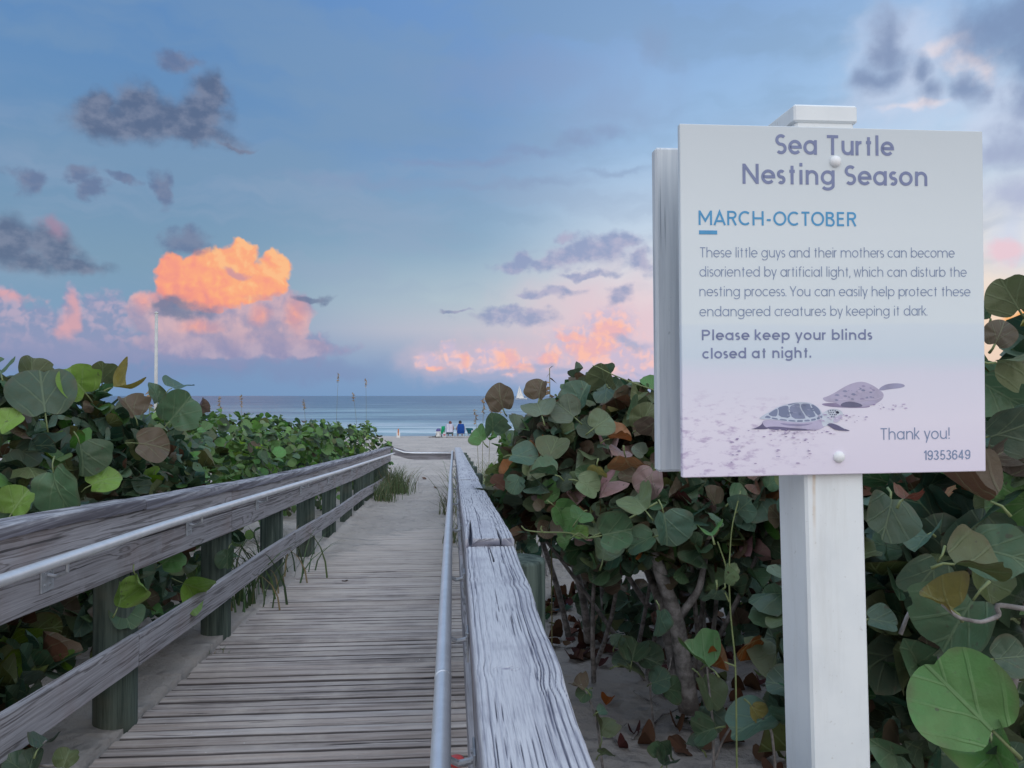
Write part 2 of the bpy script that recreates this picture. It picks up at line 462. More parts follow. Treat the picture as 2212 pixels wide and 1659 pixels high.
# ------------------------------------------------------------------ materials
def mat_sand():
    m, t = new_mat('sand')
    oc = t.n('ShaderNodeTexCoord').outputs['Object']
    a = t.noise(oc, 0.8, 5, 0.6); b = t.noise(oc, 9, 5, 0.65); c = t.noise(oc, 350, 2, 0.6)
    col = t.mix(t.mr(a, 0.3, 0.7), (0.42, 0.38, 0.35), (0.53, 0.48, 0.435))
    col = t.mix(t.m('MULTIPLY', t.mr(c, 0.55, 0.75), 0.35), col, (0.22, 0.19, 0.17))
    col = t.mix(t.m('MULTIPLY', t.mr(b, 0.55, 0.8), 0.25), col, (0.25, 0.22, 0.2))
    h = t.m('ADD', t.m('MULTIPLY', b, 1.0), t.m('MULTIPLY', c, 0.12))
    foot = t.noise(oc, 2.6, 3, 0.5)
    h = t.m('ADD', h, t.m('MULTIPLY', t.mr(foot, 0.42, 0.6), 0.9))
    finish(t, col, 0.95, 0.1, h, 1.0, 0.06)
    return m


def mat_water():
    m, t = new_mat('water')
    oc = t.n('ShaderNodeTexCoord').outputs['Object']
    sc = t.vm('MULTIPLY', oc, (0.28, 1.0, 1))
    a = t.noise(sc, 0.22, 5, 0.65, 0.6); b = t.noise(t.vm('MULTIPLY', oc, (0.45, 1, 1)), 0.016, 9, 0.70, 0.6)
    c2 = t.noise(t.vm('MULTIPLY', oc, (0.38, 1, 1)), 0.07, 7, 0.68, 0.6)
    chop = t.noise(sc, 1.4, 3, 0.6)
    yy = t.n('ShaderNodeSeparateXYZ', {0: oc}).outputs[1]
    near = t.mr(yy, 52, 330, 1, 0)
    col = t.mix(near, (0.10, 0.17, 0.255), (0.27, 0.40, 0.44))
    col = t.mix(t.m('MULTIPLY', t.mr(c2, 0.47, 0.58), 0.7), col, (0.075, 0.125, 0.20))
    col = t.mix(t.m('MULTIPLY', t.mr(b, 0.47, 0.56), 0.45), col, (0.065, 0.115, 0.19))
    col = t.mix(t.m('MULTIPLY', t.mr(c2, 0.42, 0.34), 0.5), col, (0.36, 0.45, 0.52))
    foam = t.m('MULTIPLY', t.mr(yy, 53, 95, 1, 0), t.mr(t.noise(t.vm('MULTIPLY', oc, (0.10, 1, 1)), 0.22, 6, 0.7, 1.0), 0.48, 0.6))
    col = t.mix(t.m('MULTIPLY', foam, 0.8), col, (0.7, 0.74, 0.76))
    h = t.m('ADD', t.m('MULTIPLY', a, 0.9), t.m('ADD', t.m('MULTIPLY', b, 2.2), t.m('MULTIPLY', chop, 0.22)))
    finish(t, col, 0.34, 0.5, h, 0.8, 1.6)
    return m


def wood(name, along, dark, mid, light, tan=0.25, fine=1.0, wear=0.5):
    """weathered timber, the grain running along axis `along` (0 x, 1 y)"""
    m, t = new_mat(name)
    oc = t.n('ShaderNodeTexCoord').outputs['Object']
    ob = t.n('ShaderNodeObjectInfo').outputs['Random']
    off = t.n('ShaderNodeCombineXYZ', {0: t.m('MULTIPLY', ob, 37.0), 1: t.m('MULTIPLY', ob, 11.0), 2: t.m('MULTIPLY', ob, 23.0)}).outputs[0]
    at = t.n('ShaderNodeAttribute', attribute_name='rnd')
    off2 = t.vm('MULTIPLY', at.outputs['Color'], (7.0, 3.0, 5.0))
    if along == 1:                       # the boards follow the slope of the ramp
        so = t.n('ShaderNodeSeparateXYZ', {0: oc})
        oc = t.n('ShaderNodeCombineXYZ', {0: so.outputs[0], 1: so.outputs[1], 2: t.m('ADD', so.outputs[2], t.m('MULTIPLY', so.outputs[1], 0.0497))}).outputs[0]
    p = t.vm('ADD', t.vm('ADD', oc, off), off2)
    k = (0.55, 26.0, 26.0) if along == 0 else (26.0, 0.55, 26.0)
    wob = t.vm('MULTIPLY', t.vm('SUBTRACT', t.noise(p, 3.0, 3, 0.5, out=1), (0.5, 0.5, 0.5)), (0.015, 0.015, 0.015))
    q = t.vm('MULTIPLY', t.vm('ADD', p, wob), k)
    # knots: rings push the grain aside
    kn = t.n('ShaderNodeTexVoronoi', {'Vector': t.vm('MULTIPLY', p, (2.0, 7, 7) if along == 0 else (7, 2.0, 7)), 'Scale': 0.75}).outputs['Distance']
    g1 = t.noise(q, 1.0 * fine, 3, 0.5, 0.0); g2 = t.noise(q, 3.6 * fine, 3, 0.6)
    ringv = t.m('FRACT', t.m('ADD', t.m('MULTIPLY', g1, 5.0), t.mr(kn, 0.0, 0.3, 1.6, 0.0)))
    ring = t.mr(t.m('ABSOLUTE', t.m('SUBTRACT', ringv, 0.5)), 0.30, 0.5)
    f = t.m('ADD', t.m('MULTIPLY', g2, 0.7), t.m('SUBTRACT', 0.42, t.m('MULTIPLY', ring, 0.34)))
    f = t.m('SUBTRACT', f, t.mr(kn, 0.03, 0.1, 0.22, 0.0))
    col = t.ramp(f, [(0.18, dark), (0.52, mid), (0.85, light)])
    pat = t.noise(p, 1.9, 4, 0.6)
    col = t.mix(t.m('MULTIPLY', t.mr(pat, 0.5, 0.75), tan), col, tuple(a * b for a, b in zip(mid, (1.25, 0.92, 0.78))))
    blot = t.noise(p, 6.0, 4, 0.65)
    col = t.mix(t.m('MULTIPLY', t.mr(blot, 0.56, 0.72), wear), col, light)
    crack = t.mr(t.noise(q, 2.0 * fine, 2, 0.5), 0.31, 0.25)
    col = t.mix(t.m('MULTIPLY', crack, 0.8), col, tuple(x * 0.3 for x in dark))
    h = t.m('SUBTRACT', t.m('ADD', t.m('MULTIPLY', g2, 0.5), t.m('MULTIPLY', f, 0.6)), crack)
    finish(t, col, 0.85, 0.2, h, 0.55, 0.006)
    return m


def mat_cap(dim=1.0):
    m, t = new_mat('weathered_cap_wood')
    at = t.n('ShaderNodeAttribute', attribute_name='grain').outputs['Fac']
    blu = t.n('ShaderNodeAttribute', attribute_name='stain').outputs['Fac']
    oc = t.n('ShaderNodeTexCoord').outputs['Object']
    fib = t.noise(t.vm('MULTIPLY', oc, (60, 2.2, 30)), 6.0, 4, 0.65)
    fl = t.noise(oc, 9, 4, 0.6)
    col = t.ramp(at, [(0.0, (0.50, 0.505, 0.53)), (0.3, (0.41, 0.415, 0.45)), (0.6, (0.19, 0.195, 0.245)), (1.0, (0.035, 0.04, 0.06))])
    col = t.mix(t.m('MULTIPLY', t.mr(fib, 0.42, 0.7), 0.55), col, (0.20, 0.20, 0.25), 'MIX')
    col = t.mix(t.m('MULTIPLY', t.mr(fl, 0.5, 0.7), 0.4), col, (0.27, 0.265, 0.31))
    col = t.mix(blu, col, (0.20, 0.19, 0.25))
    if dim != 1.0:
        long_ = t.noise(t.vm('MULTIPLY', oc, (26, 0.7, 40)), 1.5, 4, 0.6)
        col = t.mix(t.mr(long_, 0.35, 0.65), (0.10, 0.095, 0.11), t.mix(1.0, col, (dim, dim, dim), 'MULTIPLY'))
    finish(t, col, 0.8, 0.2, t.m('MULTIPLY', fib, -0.5), 0.4, 0.003)
    return m


def mat_post():
    m, t = new_mat('green_treated_post')
    oc = t.n('ShaderNodeTexCoord').outputs['Object']
    ob = t.n('ShaderNodeObjectInfo').outputs['Random']
    p = t.vm('ADD', oc, t.n('ShaderNodeCombineXYZ', {0: t.m('MULTIPLY', ob, 9.0), 2: t.m('MULTIPLY', ob, 5.0)}).outputs[0])
    st = t.noise(t.vm('MULTIPLY', p, (16, 16, 0.7)), 2.0, 5, 0.65)
    bl = t.noise(p, 3, 3, 0.6)
    crack = t.mr(t.noise(t.vm('MULTIPLY', p, (22, 22, 0.5)), 1.3, 2, 0.4), 0.32, 0.26)
    col = t.mix(t.mr(st, 0.32, 0.68), (0.034, 0.050, 0.043), (0.11, 0.142, 0.12))
    col = t.mix(t.m('MULTIPLY', t.mr(bl, 0.5, 0.75), 0.4), col, (0.16, 0.15, 0.11))
    col = t.mix(t.m('MULTIPLY', crack, 0.85), col, (0.015, 0.02, 0.018))
    finish(t, col, 0.85, 0.2, t.m('SUBTRACT', st, crack), 0.6, 0.008)
    return m


def mat_leaf(name, gloss=0.42, trans=0.22):
    m, t = new_mat(name)
    tint = t.n('ShaderNodeAttribute', attribute_name='tint').outputs['Color']
    uv = t.n('ShaderNodeUVMap', uv_map='UVMap').outputs[0]
    s = t.n('ShaderNodeSeparateXYZ', {0: uv})
    ax = t.m('ABSOLUTE', s.outputs[0]); y = s.outputs[1]
    oc = t.n('ShaderNodeTexCoord').outputs['Object']
    n1 = t.noise(oc, 22, 4, 0.65); n2 = t.noise(oc, 70, 3, 0.6)
    # pale midrib and side veins
    midrib = t.mr(ax, 0.018, 0.05, 1, 0)
    y = t.m('ADD', y, t.m('MULTIPLY', t.m('SUBTRACT', t.noise(oc, 14, 2, 0.5), 0.5), 0.10))
    side = t.m('ABSOLUTE', t.m('SUBTRACT', t.m('FRACT', t.m('SUBTRACT', t.m('MULTIPLY', y, 2.3), t.m('MULTIPLY', t.m('POWER', ax, 0.85), 1.7))), 0.5))
    sv = t.m('MULTIPLY', t.mr(side, 0.035, 0.085, 1, 0), t.mr(ax, 0.85, 0.25, 0.15, 1))
    vein = t.m('MAXIMUM', midrib, t.m('MULTIPLY', sv, 0.75))
    col = t.mix(t.m('MULTIPLY', t.mr(n1, 0.38, 0.7), 0.55), tint, t.mix(0.5, tint, (0.10, 0.07, 0.03)))
    col = t.mix(t.m('MULTIPLY', t.mr(n2, 0.62, 0.75), 0.5), col, (0.06, 0.035, 0.02))
    lightv = t.mix(0.55, tint, (0.34, 0.42, 0.22))
    rr_ = t.m('ADD', t.m('MULTIPLY', ax, ax), t.m('POWER', t.m('MULTIPLY', t.m('SUBTRACT', y, 0.48), 2.0), 2.0))
    rim = t.m('MULTIPLY', t.mr(rr_, 0.62, 1.0), t.mr(t.noise(oc, 9, 3, 0.6), 0.45, 0.62))
    col = t.mix(t.m('MULTIPLY', rim, 0.65), col, (0.10, 0.055, 0.025))
    hole = t.mr(t.noise(oc, 48, 1, 0.4), 0.735, 0.75)
    col = t.mix(t.m('MULTIPLY', hole, 0.9), col, (0.05, 0.03, 0.02))
    col = t.mix(t.m('MULTIPLY', vein, 0.52), col, lightv)
    bf = t.n('ShaderNodeNewGeometry').outputs['Backfacing']
    col = t.mix(t.m('MULTIPLY', bf, 0.4), col, t.mix(0.5, tint, (0.20, 0.25, 0.18)))
    h = t.m('ADD', t.m('MULTIPLY', n1, 0.7), t.m('MULTIPLY', vein, -0.8))
    def ex(sh):
        tr = t.n('ShaderNodeBsdfTranslucent', {'Color': col})
        return t.n('ShaderNodeMixShader', {0: trans, 1: sh, 2: tr.outputs[0]}).outputs[0]
    finish(t, col, t.mr(n1, 0.3, 0.7, gloss - 0.06, gloss + 0.16), 0.36, h, 0.45, 0.012, extra=ex)
    return m


def mat_bark():
    m, t = new_mat('grey_bark')
    oc = t.n('ShaderNodeTexCoord').outputs['Object']
    n = t.noise(oc, 14, 5, 0.65)
    col = t.mix(t.mr(n, 0.35, 0.68), (0.13, 0.12, 0.115), (0.36, 0.34, 0.33))
    finish(t, col, 0.85, 0.2, n, 0.5, 0.01)
    return m


def mat_tint(name, rough=0.6, spec=0.3):
    m, t = new_mat(name)
    tint = t.n('ShaderNodeAttribute', attribute_name='tint').outputs['Color']
    oc = t.n('ShaderNodeTexCoord').outputs['Object']
    n = t.noise(oc, 25, 4, 0.6)
    col = t.mix(t.m('MULTIPLY', t.mr(n, 0.4, 0.7), 0.35), tint, t.mix(0.6, tint, (0.05, 0.04, 0.03)))
    finish(t, col, rough, spec, n, 0.15, 0.01)
    return m


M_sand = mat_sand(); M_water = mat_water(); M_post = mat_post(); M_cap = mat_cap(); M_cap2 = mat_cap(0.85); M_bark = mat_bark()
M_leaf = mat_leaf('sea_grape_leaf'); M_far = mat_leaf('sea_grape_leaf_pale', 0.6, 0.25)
M_grass = mat_tint('dune_grass'); M_dry = mat_tint('dry_leaf', 0.75, 0.15)
M_face = wood('grey_rail_wood', 1, (0.072, 0.068, 0.074), (0.19, 0.18, 0.186), (0.36, 0.35, 0.37), 0.4)
M_cross = wood('grey_cross_wood', 0, (0.085, 0.08, 0.09), (0.19, 0.18, 0.19), (0.33, 0.32, 0.35), 0.3)
M_pipe = plain('galvanised_pipe', (0.74, 0.75, 0.77), 0.42, 0.5, 0.55, 0.06, 14)
M_brk = plain('aluminium_bracket', (0.42, 0.44, 0.47), 0.5, 0.5, 0.5, 0.15, 40)
M_screw = plain('dark_screw', (0.04, 0.035, 0.04), 0.6, 0.3, 0.3)

# ------------------------------------------------------------------ setting: sand, water
def lerp_pts(pts):
    xs = [p[0] for p in pts]; ys = [p[1] for p in pts]
    return lambda x: np.interp(x, xs, ys)


deck_z = lambda y: -1.42 - 0.042 * np.asarray(y, float)
base_z = lerp_pts([(-30, -1.2), (0, -1.42), (18, -2.19), (24, -2.34), (36, -2.45), (48, -2.56), (50.5, -2.62), (56, -3.05), (70, -3.8), (200, -9), (60000, -30)])
DX0, DX1 = -1.53, 0.13                       # deck edges


def ground_z(x, y):
    z = base_z(y)
    fade = np.clip((22 - y) / 4, 0, 1)
    left = np.clip((DX0 - x) / 0.5, 0, 1)
    right = np.clip((x - DX1) / 0.25, 0, 1)
    on = (x > DX0 - 0.02) & (x < DX1 + 0.02)
    z = z + fade * np.where(x <= DX0, 0.018 + 0.02 * left, 0)
    z = z + fade * np.where(x >= DX1, -0.16 * right + 0.06 * np.clip((x - 1.0) / 3, 0, 1), 0)
    z = np.where(on, z - 0.13 * fade, z)
    amp = np.where((y > 45) & (y < 52), 0.01, 0.03)
    z = z + amp * (VN.f(x * 1.3 + 40, y * 1.3 + 90, 4) - 0.5) * 2 * np.where(on, 0.2, 1)
    z = z + 0.012 * (VN.f(x * 7 + 4, y * 7 + 9, 2) - 0.5) * 2 * np.where(on, 0, np.clip((30 - y) / 10, 0, 1))
    return z


def grid_mesh(name, xs, ys, zf, mat, smooth=True):
    X, Y = np.meshgrid(xs, ys)
    Z = zf(X, Y)
    V = np.stack([X.ravel(), Y.ravel(), Z.ravel()], 1)
    nx, ny = len(xs), len(ys)
    i = (np.arange(ny - 1)[:, None] * nx + np.arange(nx - 1)[None, :]).ravel()
    Fc = np.stack([i, i + 1, i + nx + 1, i + nx], 1)
    return mesh(name, V, Fc, mat, smooth=smooth)


xs = np.concatenate([[-30000, -3000, -600, -150, -60, -30], np.arange(-18, -6, 0.5), np.arange(-6, -1.56, 0.08), [-1.553, -1.548, -1.53, -0.8, 0.12, 0.13, 0.16], np.arange(0.2, 6, 0.06), np.arange(6, 20, 0.5), [30, 60, 150, 600, 3000, 30000]])
ys = np.concatenate([[-30000, -3000, -300, -60, -20, -8, -3], np.arange(-1, 12, 0.07), np.arange(12, 60, 0.3), [70, 100, 200, 2000, 60000]])
tag(grid_mesh('sand', xs, ys, ground_z, M_sand), kind='structure')
xs = np.concatenate([[-30000, -8000, -1500], np.arange(-300, 301, 60), [1500, 8000, 30000]])
tag(grid_mesh('water', xs, np.array([44.0, 60, 90, 150, 300, 800, 2500, 9000, 50000]), lambda X, Y: X * 0 - 2.86, M_water, False), kind='structure')


# ------------------------------------------------------------------ boardwalk: one mesh of planks, sand blown over it
def deck_planks():
    V = []; Fs = []; R = []; ED = []; n = 0
    y = -1.2; rr = np.random.default_rng(11)
    while y < 18.8:
        wd = 0.089 + rr.normal(0, 0.0015); gap = 0.005 + rr.random() * 0.007
        zt = deck_z(y + wd / 2) + rr.normal(0, 0.0022)
        xa, xb = DX0 + rr.normal(0, 0.006), DX1 + rr.normal(0, 0.004)
        sk = rr.normal(0, 0.004); b = 0.007; tlt = rr.normal(0, 0.004)
        nx = 25; r3 = rr.random(3)
        prof = [(0, -0.036, 1), (0.0, -0.009, 1), (b, -0.001, 0.55), (0.018, 0.001, 0), (wd * .5, 0.0025 * rr.normal(), 0), (wd - 0.018, 0.001, 0), (wd - b, -0.001, 0.55), (wd, -0.009, 1), (wd, -0.036, 1)]
        for i in range(nx):
            s = i / (nx - 1); x = xa + (xb - xa) * s
            for (py, pz, _) in prof:  # third value: how far into the dirty edge
                jy = 0.0022 * (VN.f(x * 9 + y * 31, py * 40 + y * 3, 2) - .5) * 2
                jz = 0.0022 * (VN.f(x * 6 + y * 17, py * 60 + 5, 3) - .5) * 2
                V.append((x, y + py + jy + sk * s, zt + pz + jz + tlt * (py / wd - .5)))
                R.append(r3); ED.append(_)
        k = len(prof)
        for i in range(nx - 1):
            for j in range(k - 1):
                a = n + i * k + j
                Fs.append((a, a + k, a + k + 1, a + 1))
        Fs.append(tuple(n + j for j in range(k))); Fs.append(tuple(n + (nx - 1) * k + j for j in range(k))[::-1])
        n += nx * k
        y += wd + gap
    return np.array(V), Fs, np.array(R), np.array(ED)


def mat_deck():
    m, t = new_mat('deck_wood')
    oc = t.n('ShaderNodeTexCoord').outputs['Object']
    at = t.n('ShaderNodeAttribute', attribute_name='rnd').outputs['Color']
    p = t.vm('ADD', oc, t.vm('MULTIPLY', at, (9.0, 0.6, 0.0)))
    q = t.vm('MULTIPLY', p, (0.9, 26.0, 6.0))
    g1 = t.noise(q, 1.3, 3, 0.55, 0.4); g2 = t.noise(q, 4.0, 4, 0.62)
    rz = t.n('ShaderNodeSeparateXYZ', {0: at})
    f = t.m('ADD', t.m('MULTIPLY', g1, 0.55), t.m('ADD', t.m('MULTIPLY', g2, 0.5), t.m('MULTIPLY', t.m('SUBTRACT', rz.outputs[0], 0.5), 0.14)))
    col = t.ramp(f, [(0.33, (0.10, 0.09, 0.088)), (0.46, (0.285, 0.245, 0.225)), (0.58, (0.42, 0.37, 0.345)), (0.74, (0.56, 0.515, 0.49))])
    col = t.mix(t.m('MULTIPLY', t.mr(rz.outputs[1], 0.4, 0.95), 0.45), col, (0.34, 0.27, 0.225))
    dustn = t.noise(oc, 2.2, 5, 0.65); yy = t.n('ShaderNodeSeparateXYZ', {0: oc}).outputs[1]
    dust = t.m('MULTIPLY', t.mr(t.m('ADD', dustn, t.mr(yy, 3.0, 10.5, -0.08, 0.30, False)), 0.4, 0.75), t.mr(g2, 0.62, 0.4, 0.55, 1.0))
    col = t.mix(t.m('MULTIPLY', dust, 0.85), col, (0.55, 0.485, 0.43))
    shell = t.n('ShaderNodeTexVoronoi', {'Vector': oc, 'Scale': 13.0}).outputs['Distance']
    col = t.mix(t.mr(shell, 0.035, 0.05, 0.8, 0.0), col, (0.62, 0.6, 0.58))
    edge = t.n('ShaderNodeAttribute', attribute_name='edge').outputs['Fac']
    col = t.mix(t.m('MULTIPLY', t.mr(t.m('ADD', edge, t.m('MULTIPLY', t.m('SUBTRACT', g2, 0.5), 0.9)), 0.15, 0.75), t.mr(yy, 9, 5, 0.3, 0.9)), col, (0.045, 0.038, 0.038))
    crack = t.mr(t.noise(q, 1.6, 3, 0.55), 0.36, 0.29)
    col = t.mix(t.m('MULTIPLY', crack, t.m('SUBTRACT', 0.9, t.m('MULTIPLY', dust, 0.6))), col, (0.03, 0.027, 0.03))
    finish(t, col, 0.85, 0.2, t.m('SUBTRACT', g2, crack), 0.7, 0.008)
    return m


v, f, r3, ed = deck_planks()
o = mesh('boardwalk', v, f, mat_deck(), attrs={'rnd': r3, 'edge': ed})
tag(o, kind='structure')


def drift_z(x, y):
    cov = np.interp(y, [0, 5, 7.5, 9.0, 10.8, 12.5, 18], [-0.06, -0.045, -0.018, -0.008, 0.002, 0.016, 0.05])
    e = (VN.f(x * 2.2 + 70, y * 1.4 + 30, 4) - 0.5)
    st = (VN.f(x * 4 + 7, y * 26 + 3, 3) - 0.5)
    cov = cov + 0.022 * e + 0.010 * st
    cov = cov + 0.05 * np.exp(-((x - DX0 + 0.02) / 0.07) ** 2) * np.interp(y, [2, 4, 7], [0.35, 0.3, 1.0])
    cov = cov + 0.022 * np.exp(-((x - 0.05) / 0.12) ** 2) * np.interp(y, [5, 9, 12], [0.0, 0.25, 1])
    cov = cov + np.interp(y, [8, 12], [0, 0.05]) * np.exp(-((x + 1.4) / 0.25) ** 2)
    return deck_z(y) + np.clip(cov, -0.06, 1)


tag(grid_mesh('sand_drift', np.arange(-1.545, 0.15, 0.02), np.arange(2.0, 19.6, 0.02), drift_z, M_sand), kind='structure')


# ------------------------------------------------------------------ railings
def board_path(ys, zbot, ztop, x0, x1, jit=0.002, ends=True, bev=0.005, seed=0):
    """plank running along Y following zbot(y), ztop(y) between x0 and x1, edges softly worn"""
    V = []; Fs = []; n = 0
    for i, y in enumerate(ys):
        zb, zt = float(zbot(y)), float(ztop(y))
        j = lambda k: jit * (VN.f(y * 3 + seed * 7 + k * 13, k * 5.0 + seed, 3) - .5) * 2
        ring = [(x0 + bev, zb), (x1 - bev, zb), (x1, zb + bev), (x1, (zb + zt) / 2), (x1, zt - bev), (x1 - bev, zt), (x0 + bev, zt), (x0, zt - bev), (x0, (zb + zt) / 2), (x0, zb + bev)]
        for k, (x, z) in enumerate(ring):
            V.append((x + j(k), y, z + j(k + 20)))
    k = 10
    for i in range(len(ys) - 1):
        for q in range(k):
            a = i * k + q; b = i * k + (q + 1) % k
            Fs.append((a, b, b + k, a + k))
    Fs.append(tuple(range(k))[::-1]); Fs.append(tuple((len(ys) - 1) * k + q for q in range(k)))
    return np.array(V), Fs


def board(name, parent, y0, y1, zbot, ztop, x0, x1, mat=None, seed=0, jit=0.002, label=None):
    ys = np.arange(y0, y1 + 1e-6, 0.12); ys[-1] = y1
    V, Fs = board_path(ys, zbot, ztop, x0, x1, jit, seed=seed)
    o = mesh(name, V, Fs, mat or M_face, parent)
    if label: o['label'] = label
    return o


def cap_board(parent, y0, y1, ztop, xa, xb, seed, th=0.038, knots=(), splits=(), nx=96, dy=0.005, label=None, rough_end=0.0, mat=None):
    """weathered cap board: top surface is real relief (grain ridges, checks, knots)"""
    N = VNoise(100 + seed)
    W_ = xb - xa
    ys = np.linspace(y0, y1, max(8, int((y1 - y0) / dy))); s = np.linspace(0, 1, nx)
    SX, YY = np.meshgrid(s, ys)
    X = SX * W_
    # ring coordinate, pushed round the knots
    xw = X + 0.016 * (N.f(X * 5 + 3, YY * 1.3, 3) - .5) + 0.004 * (N.f(X * 20, YY * 6 + 8, 2) - .5)
    for (kx, ky, kr) in knots:
        dx = X - kx * W_; dyk = YY - ky
        xw = xw - np.sign(dx) * kr * 0.9 * np.exp(-np.abs(dx) / (2.6 * kr)) * np.exp(-(dyk / (2.6 * kr)) ** 2)
    # jogs in the grain on one side
    for jy, ja in ((y0 + (y1 - y0) * 0.86, 0.006), (y0 + (y1 - y0) * 0.44, -0.007), (y0 + (y1 - y0) * 0.66, 0.004)):
        xw = xw + ja * np.exp(-((YY - jy) / 0.03) ** 2) * np.clip((SX - 0.5) * 3, 0, 1)
    heart = 0.38 + 0.16 * N(np.zeros_like(YY) + seed, YY * 0.5)
    q = np.sign(xw / W_ - heart) * np.abs(xw / W_ - heart) ** 1.45
    k = q * 15 + 1.6 * N.f(xw * 3, YY * 0.3, 2)
    fr = k - np.floor(k)
    idn = N(np.floor(k) * 3.7, np.floor(k) * 1.3 + 5)
    right = SX > heart
    fr = np.where(right, fr, 1 - fr)
    w0 = 0.20 + 0.14 * idn
    line = np.clip((fr - (1 - w0)) / (w0 * 0.55), 0, 1) * np.clip((1.0 - fr) / 0.04, 0, 1)
    amp = np.clip((np.abs(SX - heart) - 0.07) * 5.0, 0.0, 1) * np.where(right, 1.0, np.clip(0.2 + (0.30 - SX) * 3.0, 0.12, 0.8))
    amp = amp * (0.62 + 0.38 * np.clip(N.f(np.floor(k) * 2.3, YY * 1.1, 2) * 2.6 - 0.8, 0, 1))
    grain = 0.85 * line * amp
    soft = np.clip(fr, 0, 1) ** 2 * amp * 0.34
    grain = np.maximum(grain, soft * 0.75)
    # short checks in the smooth middle
    ck = N.f(X * 620, YY * 8 + 40, 2)
    chk = np.clip((ck - 0.67) * 7, 0, 1) * np.clip((N.f(X * 30, YY * 3, 2) - 0.40) * 5, 0, 1)
    grain = np.maximum(grain, 0.8 * chk)
    split = np.zeros_like(X)
    # a few long splits
    for i in range(3):
        cx = N(i * 9.1, 3.3) * 0.84 + 0.08
        path = cx * W_ + 0.006 * (N.f(YY * 2.2 + i * 31, YY * 0, 3) - .5) * 2
        on = np.clip((N.f(YY * 1.3 + i * 17, YY * 0 + 2, 2) - 0.5) * 8, 0, 1)
        grain = np.maximum(grain, on * np.clip(1 - np.abs(xw - path) / 0.0016, 0, 1))
    for (sx0, sx1, ya, yb, wmax) in splits:      # open splits running in from the board end
        tt = np.clip((YY - ya) / (yb - ya), 0, 1)
        path = (sx0 + (sx1 - sx0) * tt) * W_ + 0.004 * (N.f(YY * 9, YY * 0 + 3, 2) - .5)
        wid = wmax * (1 - tt) + 0.0006
        deep_ = np.clip(1.6 - np.abs(X - path) / wid, 0, 1) * (YY >= ya - 0.01) * (YY <= yb)
        split = np.maximum(split, deep_)
    grain = np.maximum(grain, split)
    stain = 0.35 * np.clip((N.f(X * 14, YY * 2.4 + 9, 3) - 0.52) * 5, 0, 1) * np.clip(1 - np.abs(SX - heart) * 3, 0, 1)
    for (kx, ky, kr) in knots:
        d = np.sqrt(((X - kx * W_) / kr) ** 2 + ((YY - ky) / (kr * 0.55)) ** 2)
        stain = np.maximum(stain, np.clip(1.3 - d * 1.5, 0, 1) * 0.9)
        grain = np.maximum(grain, np.clip(1 - np.abs(d - 1.0) / 0.10, 0, 1) * 0.6 * (N(X * 90, YY * 90) > 0.35))
        grain = np.maximum(grain, np.clip(1 - np.abs(d - 1.7) / 0.15, 0, 1) * 0.3)
    edge = np.clip(np.minimum(SX, 1 - SX) * W_ / 0.007, 0, 1)
    Z = ztop(YY) - 0.0045 * grain - 0.0015 * soft - 0.018 * split + 0.0025 * (N.f(X * 12, YY * 1.5, 2) - .5) - 0.006 * (1 - edge) ** 2
    wav = 0.0035 * (N.f(YY * 3.5 + 5, YY * 0, 3) - .5) * 2
    wav2 = 0.005 * (N.f(YY * 4.5 + 55, YY * 0, 3) - .5) * 2
    XX = xa + X + (1 - SX) * wav + SX * wav2
    # skirt for the sides
    top = np.stack([XX, YY, Z], 2)
    def col_(ci, dz, dx, g):
        c = top[:, ci].copy(); c[:, 2] = c[:, 2] - dz; c[:, 0] += dx
        return c[:, None, :], np.full((len(ys), 1), g)
    l1, g1 = col_(0, th * 0.5, -0.001, 0.45); l2, g2 = col_(0, th, 0.001, 0.5)
    r1, g3 = col_(-1, th * 0.5, 0.001, 0.35); r2, g4 = col_(-1, th, -0.001, 0.5)
    G = np.concatenate([g2, g1, grain, g3, g4], 1); A = np.concatenate([l2, l1, top, r1, r2], 1)
    ST = np.concatenate([np.full_like(g2, .3), np.full_like(g1, .3), stain, np.full_like(g3, .25), np.full_like(g4, .3)], 1)
    ny, nc = A.shape[:2]
    if rough_end > 0:
        A[0, :, 1] += rough_end * (N.f(np.arange(nc) * 0.25, np.zeros(nc), 3) - .5)
        A[-1, :, 1] += rough_end * (N.f(np.arange(nc) * 0.25, np.ones(nc) * 7, 3) - .5)
    i = (np.arange(ny - 1)[:, None] * nc + np.arange(nc - 1)[None, :]).ravel()
    Fq = np.stack([i, i + 1, i + nc + 1, i + nc], 1)
    # underside and end faces
    under = np.stack([np.arange(ny - 1) * nc, (np.arange(ny - 1) + 1) * nc, (np.arange(ny - 1) + 1) * nc + nc - 1, np.arange(ny - 1) * nc + nc - 1], 1)
    Fs = np.concatenate([Fq, under]).tolist()
    Fs.append(list(range(nc))); Fs.append([(ny - 1) * nc + j for j in range(nc)][::-1])
    o = mesh('cap_board', A.reshape(-1, 3), Fs, mat or M_cap, parent, attrs={'grain': G.ravel(), 'stain': ST.ravel()})
    if label: o['label'] = label
    return o


